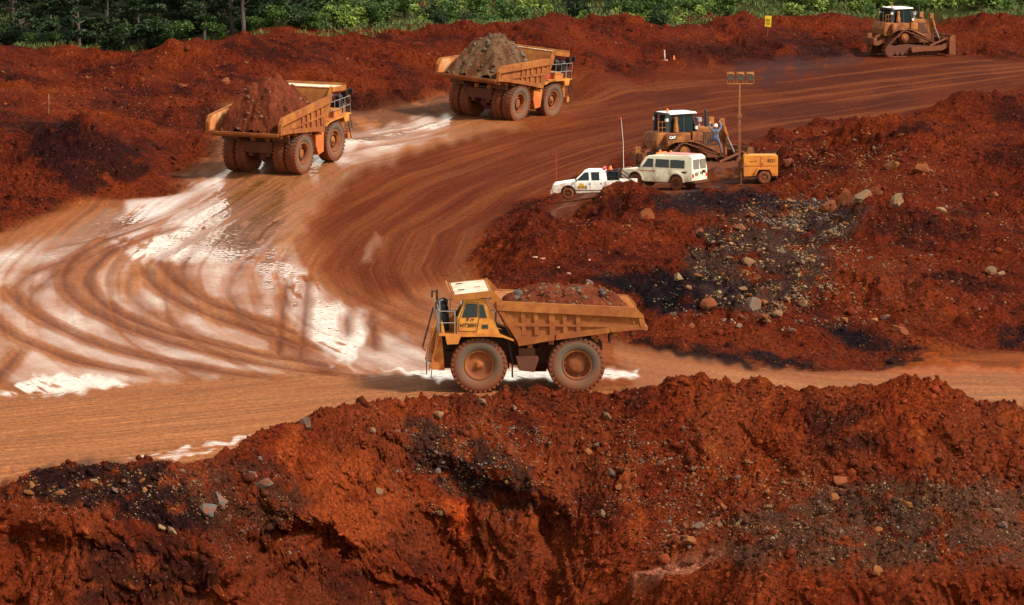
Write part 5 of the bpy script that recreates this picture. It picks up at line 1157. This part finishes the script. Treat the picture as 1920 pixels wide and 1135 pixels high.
# ------------------------------------------------------------------ person
def skinned(name, nodes, edges, mat, parent=None, sub=1, root=0):
    me = bpy.data.meshes.new(name); me.from_pydata([n[0] for n in nodes], edges, []); o = bpy.data.objects.new(name, me); COL.objects.link(o)
    md = o.modifiers.new('Skin', 'SKIN'); md.use_smooth_shade = True
    for i, n in enumerate(nodes):
        r = n[1]; me.skin_vertices[0].data[i].radius = (r, r) if not isinstance(r, tuple) else r; me.skin_vertices[0].data[i].use_root = i == root
    sb = o.modifiers.new('Sub', 'SUBSURF'); sb.levels = sb.render_levels = sub
    bpy.context.view_layer.update(); me2 = bpy.data.meshes.new_from_object(o.evaluated_get(bpy.context.evaluated_depsgraph_get())); me2.name = name
    bpy.data.objects.remove(o); me2.materials.clear(); me2.materials.append(mat); o = bpy.data.objects.new(name, me2); COL.objects.link(o); o.parent = parent; return o
def climber():
    # seen from behind (looks towards +y), arms raised to the hood, left knee bent on the track, right leg down
    N = [((0, 0, .98), .15), ((0, .01, 1.18), .135), ((0, .02, 1.38), .155), ((0, .02, 1.49), .07), ((0, .03, 1.57), .055), ((0, .04, 1.66), .095), ((0, .05, 1.75), .085),
         ((-.17, .02, 1.43), .075), ((-.33, .10, 1.58), .058), ((-.36, .22, 1.84), .042), ((.17, .02, 1.43), .075), ((.34, .10, 1.60), .058), ((.30, .20, 1.88), .042),
         ((-.12, 0, .90), .11), ((-.38, .24, .84), .085), ((-.46, .12, .46), .062), ((.12, 0, .90), .11), ((.27, .04, .52), .085), ((.36, -.04, .12), .06),
         ((-.48, .24, .40), .05), ((.38, .12, .06), .05)]
    E = [(0, 1), (1, 2), (2, 3), (3, 4), (4, 5), (5, 6), (2, 7), (7, 8), (8, 9), (2, 10), (10, 11), (11, 12), (0, 13), (13, 14), (14, 15), (0, 16), (16, 17), (17, 18), (15, 19), (18, 20)]
    for w_, s in ((9, -1), (12, 1)):
        w0 = Vector(N[w_][0]); d = Vector((.05 * -s, .06, .09)); pi_ = len(N); N.append((tuple(w0 + d * .8), (.04, .02))); E.append((w_, pi_)); pc = w0 + d * .8
        for k in range(4):
            f0 = pc + Vector(((k - 1.5) * .021, .01, .03)); f1 = f0 + Vector(((k - 1.5) * .004, .035, .035 - .006 * abs(k - 1.3))); i0_ = len(N); N.append((tuple(f0), .010)); N.append((tuple(f1), .008)); E += [(pi_, i0_), (i0_, i0_ + 1)]
        i0_ = len(N); N.append((tuple(pc + Vector((-s * .05, .02, .0))), .011)); N.append((tuple(pc + Vector((-s * .06, .05, .02))), .009)); E += [(pi_, i0_), (i0_, i0_ + 1)]
    b = skinned('person', N, E, M['blue'], None, 1)
    me = b.data; me.materials.append(M['skin']); me.materials.append(M['black'])
    for pg in me.polygons:
        c_ = pg.center; up = c_.z
        if up > 1.52 and abs(c_.x) < .14: pg.material_index = 1
        elif up > 1.88: pg.material_index = 1
        elif (c_.x > 0 and up < .14) or (c_.x < -.3 and up < .47): pg.material_index = 2
    # face details
    f = MB(); f.tube([(0, .13, 1.66), (0, .165, 1.64)], [.018, .012], 6); f.tube([(-.035, .125, 1.69), (-.035, .14, 1.69)], .012, 6); f.tube([(.035, .125, 1.69), (.035, .14, 1.69)], .012, 6); f.box(-.03, .03, .125, .14, 1.595, 1.605)
    for s in (1, -1): f.tube([(s * .095, .04, 1.65), (s * .112, .03, 1.67)], [.03, .02], 6)
    f.build('face', M['skin'], b)
    h = MB(); h.lathe([(1.69, .135), (1.70, .12), (1.76, .115), (1.81, .09), (1.84, .05), (1.845, .001)], 18); h.v = [(x, z * 1.12 + .045, y) for x, y, z in h.v]; h.v = h.v; h.box(-.09, .09, .14, .21, 1.685, 1.70); flipn(h.build('hard_hat', M['roofw'], b))
    v = MB(); v.box(-.13, .13, -.125, -.12, 1.24, 1.42) if False else v.prism([(-.13, 1.22), (.13, 1.22), (.13, 1.42), (-.13, 1.42)], -.150, -.140); v.build('back_patch', M['wall'], b)
    tag(b, 'person in blue overalls and white hard hat climbing on the bulldozer side', 'person'); return b
cl_ = climber()
bpy.context.view_layer.update()
Md = d1.matrix_world
cl_.location = Md @ Vector((1.25, -1.62, 1.28)); cl_.rotation_euler = (0, 0, R(6))
# ------------------------------------------------------------------ vegetation
def leaf_mat(name, c0, c1, tr=.12):
    t = NT(name); oi = t.n('ShaderNodeObjectInfo').outputs['Random']; p = t.n('ShaderNodeNewGeometry').outputs['Position']
    n_ = t.n('ShaderNodeTexNoise', i_Scale=1.3, i_Detail=3.0); t.l(p, n_.inputs['Vector']); n2_ = t.n('ShaderNodeTexNoise', i_Scale=9.0, i_Detail=2.0); t.l(p, n2_.inputs['Vector'])
    f = t.math('ADD', t.math('MULTIPLY', n_.outputs['Fac'], .9), t.math('MULTIPLY', n2_.outputs['Fac'], .7)); f = t.math('ADD', f, t.math('MULTIPLY', oi, .35))
    t.l(t.mix(t.rng(f, .6, 1.25), c0, c1), t.b.inputs['Base Color']); t.b.inputs['Roughness'].default_value = .6; t.b.inputs['Specular IOR Level'].default_value = .2
    ts = t.n('ShaderNodeBsdfTranslucent'); t.l(t.mix(t.rng(f, .6, 1.25), c0, c1), ts.inputs['Color']); ms = t.n('ShaderNodeMixShader'); ms.inputs[0].default_value = tr
    t.l(t.b.outputs[0], ms.inputs[1]); t.l(ts.outputs[0], ms.inputs[2]); t.l(ms.outputs[0], t.o.inputs[0]); return t.m
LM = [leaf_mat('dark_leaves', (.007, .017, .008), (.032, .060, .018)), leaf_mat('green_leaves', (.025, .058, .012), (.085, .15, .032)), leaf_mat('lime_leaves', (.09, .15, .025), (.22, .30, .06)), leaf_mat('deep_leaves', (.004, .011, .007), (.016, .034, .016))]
BARK = paint('bark', (.07, .05, .04), .9, .2, (.05, .03, .02)); BARKP = paint('pale_bark', (.075, .06, .048), .9, .2, (.1, .06, .04))
def leaves_mesh(C_, Rr, n, size, rs, name, mat, flat=.6):
    """leaf faces spread around clump centres C_ (k,3) with radii Rr"""
    k = rs.randint(0, len(C_), n); d = rs.normal(size=(n, 3)); d /= np.linalg.norm(d, axis=1)[:, None]; rad = Rr[k] * rs.uniform(.35, 1.05, n) ** .6
    P = C_[k] + d * rad[:, None] * np.array([1, 1, flat])
    a = rs.normal(size=(n, 3)); a[:, 2] *= .5; a /= np.linalg.norm(a, axis=1)[:, None]; b = np.cross(a, rs.normal(size=(n, 3)) + np.array([0, 0, 1.2])); b /= np.linalg.norm(b, axis=1)[:, None] + 1e-6
    s = size * rs.uniform(.5, 1.4, n)[:, None]
    q = np.stack([P - a * s, P + b * s * .45, P + a * s, P - b * s * .45], 1).astype(np.float32)
    me = bpy.data.meshes.new(name); me.vertices.add(4 * n); me.vertices.foreach_set('co', q.ravel()); me.loops.add(4 * n); me.loops.foreach_set('vertex_index', np.arange(4 * n, dtype=np.int32)); me.polygons.add(n)
    me.polygons.foreach_set('loop_start', np.arange(0, 4 * n, 4, dtype=np.int32)); me.update(calc_edges=True); me.materials.append(mat); return me
def make_tree(seed, h=9, spread=3.2, base=1.6, mat=0, bark=None, nl=5200, layered=True):
    rs = np.random.RandomState(seed); tk = MB(); pts = [Vector((0, 0, -.5))]; x = y = 0
    for k in range(1, 7): x += rs.uniform(-.22, .22); y += rs.uniform(-.22, .22); pts.append(Vector((x, y, h * .9 * k / 6)))
    tk.tube(pts, [.17 * (1 - .13 * k) for k in range(7)], 8); Cs, Rs = [], []
    nb = 16 if layered else 10
    for k in range(nb):
        z = base + (h - base) * (k + rs.uniform(0, .8)) / nb; a = rs.uniform(0, 6.28); L = spread * (1.05 - .55 * (z - base) / (h - base)) * rs.uniform(.6, 1.1); i = min(5, int(z / (h * .9) * 6)); f = z / (h * .9) * 6 - i
        st_ = pts[i].lerp(pts[min(i + 1, 6)], min(1, f)); en = st_ + Vector((math.cos(a) * L, math.sin(a) * L, rs.uniform(.1, .7))); mid = st_.lerp(en, .5) + Vector((0, 0, .25)); tk.tube([st_, mid, en], [.06, .04, .015], 5)
        for j in range(5): f_ = rs.uniform(.35, 1.05); q = st_.lerp(en, f_); Cs.append((q.x + rs.uniform(-.5, .5), q.y + rs.uniform(-.5, .5), q.z + rs.uniform(-.1, .3))); Rs.append(rs.uniform(.35, .8))
    t = bpy.data.objects.new('tree', None); COL.objects.link(t)
    tk.build('trunk', bark or BARK, t)
    me = leaves_mesh(np.array(Cs), np.array(Rs), nl, .15, rs, 'crown', LM[mat], .35 if layered else .7); o = bpy.data.objects.new('crown', me); COL.objects.link(o); o.parent = t; return t
def make_bush(seed, mat, h=1.6, w=1.3, nl=1500):
    rs = np.random.RandomState(seed); tk = MB(); Cs, Rs = [], []
    for k in range(7):
        a = rs.uniform(0, 6.28); L = w * rs.uniform(.1, .8); z = h * rs.uniform(.45, 1); e_ = Vector((math.cos(a) * L, math.sin(a) * L, z)); tk.tube([(0, 0, -.3), (e_.x * .5, e_.y * .5, z * .6), e_], [.035, .025, .01], 5)
        for j in range(4): f_ = rs.uniform(.4, 1.05); Cs.append((e_.x * f_ + rs.uniform(-.2, .2), e_.y * f_ + rs.uniform(-.2, .2), z * f_)); Rs.append(rs.uniform(.22, .48) * h / 1.6)
    t = bpy.data.objects.new('bush', None); COL.objects.link(t); tk.build('stem', BARK, t)
    me = leaves_mesh(np.array(Cs), np.array(Rs), nl, .11, rs, 'foliage', LM[mat], .8); o = bpy.data.objects.new('foliage', me); COL.objects.link(o); o.parent = t; return t
rs = np.random.RandomState(77)
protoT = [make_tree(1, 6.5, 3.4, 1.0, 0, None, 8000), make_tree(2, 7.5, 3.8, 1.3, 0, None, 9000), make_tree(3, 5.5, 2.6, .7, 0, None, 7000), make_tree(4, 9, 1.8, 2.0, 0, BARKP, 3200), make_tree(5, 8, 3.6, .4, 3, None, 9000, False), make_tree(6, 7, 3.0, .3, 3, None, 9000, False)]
used = set()
def put(protos, k, name, x, y, sc, rot, label, cat, group, zoff=0):
    if (name, k) in used: o = copy_tree(protos[k])
    else: o = protos[k]; used.add((name, k))
    o.location = (x, y, gz(x, y) + zoff); o.rotation_euler = (0, 0, rot); o.scale = (sc,) * 3; tag(o, label, cat, group); return o
# front row of the wood (u, k, depth, scale, label)
row1 = [(150, 1, 401, 1.0, 'dark spreading tree with forked trunk nearest the left of the front row'), (195, 0, 404, 1.1, 'dark tree with layered branches just right of the forked one'), (255, 2, 402, .9, 'low dark tree leaning over the soil heap'), (295, 0, 406, 1.0, 'bushy dark tree with a slanted stem in the front row'),
        (350, 3, 408, .9, 'thin dark tree between the bushy one and the pale stems'), (380, 3, 404, 1.0, 'slim tree with pale bare stem, leftmost pale stem of the wood'), (415, 2, 410, 1.1, 'small dark tree behind the pale stems'), (440, 3, 405, 1.05, 'slim tree with slightly leaning pale stem'),
        (456, 3, 403, 1.15, 'tallest pale thin stem of the front row'), (525, 1, 404, 1.0, 'dark tree with thick straight trunk above the red heap'), (490, 0, 412, 1.0, 'dark tree behind the thick straight trunk'), (90, 2, 412, 1.0, 'dark tree standing back at the left edge of the wood'), (40, 0, 420, 1.0, 'dark tree at the far left behind the bushes'),
        (575, 2, 415, .9, 'small tree at the right end of the wood')]
for u, k, y, sc, lab in row1:
    p = PZ(u, 60, 2); p.y = y * K; x = (u - 960) / F * p.y * 1.0; put(protoT, k, 'T', x, p.y, sc, rs.uniform(0, 6.28), lab, 'tree', 'trees at the front of the wood', -.9)
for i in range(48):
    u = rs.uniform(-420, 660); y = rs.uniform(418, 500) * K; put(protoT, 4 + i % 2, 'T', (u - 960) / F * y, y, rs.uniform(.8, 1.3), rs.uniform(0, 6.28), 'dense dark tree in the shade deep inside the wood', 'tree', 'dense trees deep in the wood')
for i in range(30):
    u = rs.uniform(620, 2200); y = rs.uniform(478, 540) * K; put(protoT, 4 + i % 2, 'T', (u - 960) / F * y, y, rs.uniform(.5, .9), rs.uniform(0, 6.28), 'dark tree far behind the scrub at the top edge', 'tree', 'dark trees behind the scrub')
protoB = [make_bush(11, 1), make_bush(12, 2, 1.4, 1.2), make_bush(13, 1, 2.2, 1.6, 2200), make_bush(14, 2, 1.0, 1.0, 900), make_bush(15, 0, 1.8, 1.6, 1900)]
BL = ['mid green leafy bush in the scrub behind the berm', 'lime green bush in the scrub behind the berm', 'tall mid green shrub in the scrub behind the berm', 'low lime green shrub in the scrub behind the berm', 'dark green bush in the scrub behind the berm']
def back_y(u): return np.interp(u, [0, 500, 700, 960, 1200, 1450, 1900], [398, 398, 402, 410, 420, 444, 450])
n_b = 0
while n_b < 270:
    u = rs.uniform(-30, 1950); d = rs.uniform(0, 1) ** 1.25; y0 = back_y(u) + 2
    y = (y0 + d * (485 - y0)) * K
    if u < 600 and y > 415 * K: continue
    if 930 < u < 1120 and rs.rand() < .6 and y < 440 * K: continue
    k = rs.choice(5, p=[.27, .27, .13, .21, .12]) if u > 600 else rs.choice([0, 4, 4]); sc = rs.uniform(.6, 1.35) * (1.25 if y > 450 * K else 1.0)
    put(protoB, k, 'B', (u - 960) / F * y, y, sc, rs.uniform(0, 6.28), BL[k], 'bush', BL[k].replace(' in the scrub behind the berm', '').replace('bush', 'bushes').replace('shrub', 'shrubs') + ' of the scrub'); n_b += 1
# grass
n = 60000; u = rs.uniform(-60, 1980, n); y0 = back_y(u); y = (y0 + rs.uniform(-.5, 1, n) ** 1.0 * 0 + rs.rand(n) ** 1.3 * (480 - y0)) * K; x = (u - 960) / F * y
jj = np.clip(np.searchsorted(acol, x / y), 0, NC - 1); ii = np.clip(np.searchsorted(rows, y), 0, NR - 1); z = Z[ii, jj]
keep = (fbm(x / 4, y / 8, 3, 300) > np.where(u < 600, .15, -.1)); x, y, z = x[keep], y[keep], z[keep]; n = len(x); a = rs.uniform(0, 6.28, n); h_ = rs.uniform(.10, .38, n); w = rs.uniform(.02, .06, n)
lean = rs.normal(0, .16, (n, 2)); q = np.stack([np.stack([x - np.cos(a) * w, y - np.sin(a) * w, z - .05], 1), np.stack([x + np.cos(a) * w, y + np.sin(a) * w, z - .05], 1), np.stack([x + lean[:, 0] + np.cos(a) * w * .5, y + lean[:, 1], z + h_], 1), np.stack([x + lean[:, 0] - np.cos(a) * w * .7, y + lean[:, 1], z + h_ * .9], 1)], 1).astype(np.float32)
me = bpy.data.meshes.new('grass'); me.vertices.add(4 * n); me.vertices.foreach_set('co', q.ravel()); me.loops.add(4 * n); me.loops.foreach_set('vertex_index', np.arange(4 * n, dtype=np.int32)); me.polygons.add(n); me.polygons.foreach_set('loop_start', np.arange(0, 4 * n, 4, dtype=np.int32)); me.update(calc_edges=True)
me.materials.append(leaf_mat('grass_blades', (.03, .05, .012), (.12, .15, .04))); o = bpy.data.objects.new('grass', me); COL.objects.link(o); tag(o, 'rough green and straw coloured grass behind the berm', 'grass', None, 'stuff')
# ------------------------------------------------------------------ rocks and gravel
rs = np.random.RandomState(9)
ROCKM = {}
def rock_mat(ci):
    if ci in ROCKM: return ROCKM[ci]
    c_ = STONECOL[ci]; t = NT('rock_stone'); p = t.n('ShaderNodeTexCoord').outputs['Object']
    n_ = t.n('ShaderNodeTexNoise', i_Scale=1.8, i_Detail=7.0, i_Roughness=.7); t.l(p, n_.inputs['Vector'])
    a = t.mix(t.rng(n_.outputs['Fac'], .35, .7), tuple(q * .8 for q in c_), tuple(q * 1.0 for q in c_)); f = t.rng(n_.outputs['Fac'], .46, .56)
    t.l(t.mix(t.math('MULTIPLY', f, .75), a, (.16, .040, .014)), t.b.inputs['Base Color']); t.b.inputs['Roughness'].default_value = .85; t.b.inputs['Specular IOR Level'].default_value = .15
    b_ = t.n('ShaderNodeBump', i_Strength=.6, i_Distance=.1); t.l(n_.outputs['Fac'], b_.inputs['Height']); t.l(b_.outputs[0], t.b.inputs['Normal']); ROCKM[ci] = t.m; return t.m
RM = {}
def rock_obj(u, v, size_px, ci, label, cat='rock', group=None, sx=1.0):
    p = snap(u, v); s = size_px / 2 * p.y / F
    k = (rs.randint(10), ci)
    if k not in RM:
        me = bpy.data.meshes.new('rock'); me.from_pydata([tuple(q) for q in ROCKV[k[0]][0]], [], ROCKV[k[0]][1]); me.materials.append(rock_mat(ci)); RM[k] = me
    o = bpy.data.objects.new('rock', RM[k]); COL.objects.link(o); o.location = p + Vector((0, 0, s * .12)); o.scale = (s * 1.25 * sx, s * 1.15, s * 1.15); o.rotation_euler = (rs.uniform(-.4, .4), rs.uniform(-.4, .4), rs.uniform(0, 6.28))
    tag(o, label, cat, group); return o
for a in [(381, 423, 11, 5, 'lone brown rock standing on the wet glossy mud'), (1616, 362, 46, 0, 'big tan block with a split face above the grey gravel'), (1640, 352, 34, 6, 'reddish block leaning behind the big tan block'), (1590, 366, 36, 6, 'red clod block left of the big tan block'),
          (1681, 371, 28, 8, 'cream boulder right of the big tan block'), (1555, 385, 34, 6, 'round orange boulder at the foot of the red block'), (1768, 390, 20, 8, 'upright cream sliver of rock on the right slope'), (1212, 400, 32, 6, 'round orange boulder below the parked cream car'), (1310, 428, 26, 9, 'dark red boulder on the bank right of the orange boulder'),
          (1385, 422, 20, 5, 'slanted orange rock on the dark bank'), (1403, 486, 24, 0, 'flat tan slab above the black ore patch'), (1273, 514, 16, 8, 'yellow rock on the edge of the black ore patch'), (1292, 537, 13, 0, 'small tan stone inside the black ore patch'), (1410, 564, 32, 2, 'large grey boulder at the foot of the stony slope'),
          (1434, 566, 18, 5, 'orange rock touching the large grey boulder'), (1458, 583, 20, 0, 'tan rock in the row under the grey boulder'), (1502, 600, 15, 3, 'small grey green rock at the end of the row'), (1382, 553, 15, 0, 'tan rock left of the large grey boulder'), (1320, 562, 34, 6, 'orange rocky lump on the red bank below the black ore'),
          (1297, 607, 17, 6, 'orange rock on the lower red bank'), (1585, 595, 22, 5, 'orange rock among the lower right stones'), (1663, 590, 18, 3, 'grey rock beside orange ones at the lower right'), (1685, 612, 30, 6, 'orange slab at the end of the stone trail'), (1862, 505, 26, 0, 'tan rocks wedge high on the far right slope'), (1878, 508, 18, 8, 'pale broken rock on the far right slope'),
          (1136, 775, 18, 0, 'tan boulder below the near truck rear wheel'), (1104, 842, 18, 5, 'orange block on the front slope'), (1142, 886, 20, 2, 'pale grey rock beside the orange boulder on the front slope'), (1162, 876, 28, 9, 'brown red boulder above the orange one'), (1162, 906, 22, 5, 'orange boulder beneath the brown red one'), (1300, 886, 16, 5, 'square tan orange rock in the middle of the front slope'),
          (1294, 1010, 24, 5, 'orange boulder above the small pink pool'), (1278, 980, 26, 9, 'dark rock stacked over the orange boulder by the pool'), (1310, 980, 20, 2, 'grey slab near the pool'), (1296, 1045, 26, 9, 'red boulder touching the pink pool'), (1564, 928, 18, 5, 'round tan rock at the foot of the front slope'), (1575, 893, 34, 6, 'wide red boulder heap on the front slope'),
          (1760, 856, 26, 6, 'red block high on the right of the front slope'), (1700, 942, 24, 5, 'orange rock on the ledge mound'), (1872, 952, 18, 8, 'yellow rock on the ledge mound'), (1645, 988, 20, 5, 'tan rock in the middle of the gravel ledge'), (1882, 980, 20, 3, 'grey rock at the right edge of the ledge'), (1643, 1064, 20, 5, 'orange rock on the lip of the lower cut'),
          (388, 952, 36, 3, 'pale grey boulder on the dark heap'), (412, 930, 30, 2, 'long grey green slab above the pale boulder'), (490, 902, 34, 2, 'grey boulder right of the dark heap'), (470, 882, 22, 2, 'flat grey stone above the grey boulder'), (577, 790, 22, 2, 'grey rock on the crest left of the near truck'), (112, 960 - 40, 18, 5, 'orange stone on the left of the dark heap'), (172, 898, 16, 8, 'pale stone at the top of the dark heap'),
          (215, 915, 15, 3, 'white grey sliver on the dark heap'), (300, 985, 18, 8, 'cream stone below the dark heap'), (322, 990, 18, 8, 'cream slab touching the cream stone below the dark heap'), (55, 920, 18, 5, 'tan stone at the left tip of the dark heap'), (230, 898, 14, 5, 'orange stone near the top of the dark heap'), (270, 895, 14, 5, 'orange stone right of the heap top'),
          (695, 803, 14, 0, 'pale upright stone on the orange slope'), (710, 915, 22, 0, 'tan shard half way down the front cliff'), (903, 746, 20, 0, 'tan boulder under the near truck front wheel'), (825, 775, 24, 1, 'split tan rock on the crest'), (341, 155, 20, 6, 'orange rock on the left slope, near the top'), (425, 147, 26, 6, 'orange block above the left truck'),
          (1480, 300, 24, 7, 'red orange rock left of the mound top'), (1670, 305, 30, 5, 'orange rocks cluster below the mound top'), (1730, 312, 30, 6, 'red brown rock right of the mound top'), (1860, 360, 22, 5, 'orange slab on the far right slope'), (1110, 527, 16, 3, 'grey rock just behind the near truck load'), (345, 880, 14, 0, 'round tan stone on the brown slope'), (430, 1010 - 40, 16, 9, 'dark stone under the long slab')]:
    rock_obj(a[0], a[1] + a[2] * .25, a[2], a[3], a[4])
# clusters: (u, v, radius u, radius v, individual rocks, pebbles, size px, palette, words)
CL = [(1455, 480, 125, 85, 46, 2900, 11, [0, 5, 1, 2, 8, 5, 0], 'tan or orange stone on the slope above the black ore'), (1500, 400, 90, 40, 26, 1800, 9, [3, 4, 2, 5, 4], 'grey stone in the gravel patch below the big tan block'), (1460, 570, 190, 40, 34, 1200, 10, [0, 5, 2, 6, 1], 'stone in the trail at the foot of the mound'),
      (1590, 300, 140, 50, 20, 1600, 8, [5, 6, 0, 7], 'orange stone on top of the mound'), (1740, 450, 170, 130, 16, 1600, 8, [5, 0, 6, 2], 'small stone on the far right slope'), (230, 925, 180, 45, 30, 1100, 9, [0, 5, 6, 2, 8, 9], 'stone on the dark heap at the lower left'),
      (880, 860, 130, 90, 26, 2300, 8, [0, 2, 5, 1, 3], 'small stone in the dark gravel chute'), (1230, 900, 150, 100, 34, 2000, 10, [5, 6, 9, 2, 0], 'stone on the front slope below the truck'), (1600, 990, 260, 60, 26, 2600, 9, [5, 0, 2, 7, 1], 'stone on the gravel ledge'),
      (1430, 890, 130, 30, 16, 700, 11, [6, 9, 5, 0], 'stone at the foot of the front slope'), (450, 960, 120, 90, 14, 1200, 8, [2, 0, 5, 9], 'small stone on the brown lower left slope'), (1100, 430, 110, 50, 4, 500, 7, [7, 5, 6], 'small stone on the red bank'),
      (1280, 1000, 80, 50, 20, 500, 12, [5, 9, 2, 6, 7], 'stone in the pile around the pink pool'), (1780, 930, 130, 35, 16, 800, 9, [5, 0, 1, 3], 'stone on the ledge mound'), (300, 170, 300, 70, 10, 1600, 7, [7, 5, 6, 6], 'small stone on the left hill'), (1100, 90, 900, 50, 0, 1800, 5, [7, 6, 6, 9], ''),
      (960, 950, 960, 190, 0, 9000, 5, [7, 6, 9, 5, 2, 0], ''), (1500, 480, 400, 180, 0, 5000, 5, [7, 6, 9, 5, 2, 0], ''), (260, 280, 280, 110, 0, 2500, 5, [7, 6, 9, 6, 9], ''), (1300, 810, 600, 80, 0, 2500, 6, [7, 6, 9, 5, 0], '')]
smv = smooth.ravel()[_oi]; cand = np.nonzero(VIS & (smv < .35))[0]; cu_, cv_ = _U[cand], _V[cand]; mead = meadow.ravel()[_oi][cand] > .3
cand = cand[~mead]; cu_, cv_ = _U[cand], _V[cand]
GP, GS, GC = [], [], []
for (u, v, ru, rv, ni, npb, sz, pal, words) in CL:
    d = ((cu_ - u) / ru) ** 2 + ((cv_ - v) / rv) ** 2; m = cand[d < 1.6]
    if not len(m): continue
    w = np.exp(-1.1 * ((_U[m] - u) / ru) ** 2 - 1.1 * ((_V[m] - v) / rv) ** 2) if npb < 2400 else np.ones(len(m)); w *= np.clip(.5 + fbm(_U[m] / 40, _V[m] / 25, 2, 400) * 1.5, .05, 2); w /= w.sum()
    for k in rs.choice(m, int(ni * .66), p=w) if ni else []:
        c_ = pal[rs.randint(len(pal))]; rock_obj(_U[k], _V[k], sz * rs.uniform(.6, 1.45), c_, words, 'rock', words.replace('stone', 'stones', 1))
    ks = rs.choice(m, npb, p=w)
    for k in ks: GP.append((_X[k], _Y[k], _Z[k])); GS.append(min(.22, np.exp(rs.normal(math.log(sz * .22), .5)) * _Y[k] / F * .62)); c_ = STONECOL[pal[rs.randint(len(pal))]]; f_ = rs.uniform(.6, 1.5); GC.append(tuple(q * f_ for q in c_))
gv = many_stones('gravel', np.array(GP), np.array(GS), GC, 3); tag(gv, 'small stones and clods scattered over the slopes and heaps', 'gravel', None, 'stuff')
# clods of red soil along the crests
sel = rs.choice(cand, 42000); P_ = np.stack([_X[sel], _Y[sel], _Z[sel]], 1)
ksel = None; c0 = Ccol.reshape(-1, 3)[_oi][sel] * rs.uniform(.6, 1.6, (len(sel), 1)); S_ = np.exp(rs.normal(-3.0, .6, len(sel))); S_ = np.minimum(S_ * np.where(rs.rand(len(sel)) < .03, 2.1, 1), .34)
gv = many_stones('soil_clods', P_, S_, c0, 4, None, PEBV); tag(gv, 'loose clods of the same red soil lying on the slopes', 'soil clods', None, 'stuff')
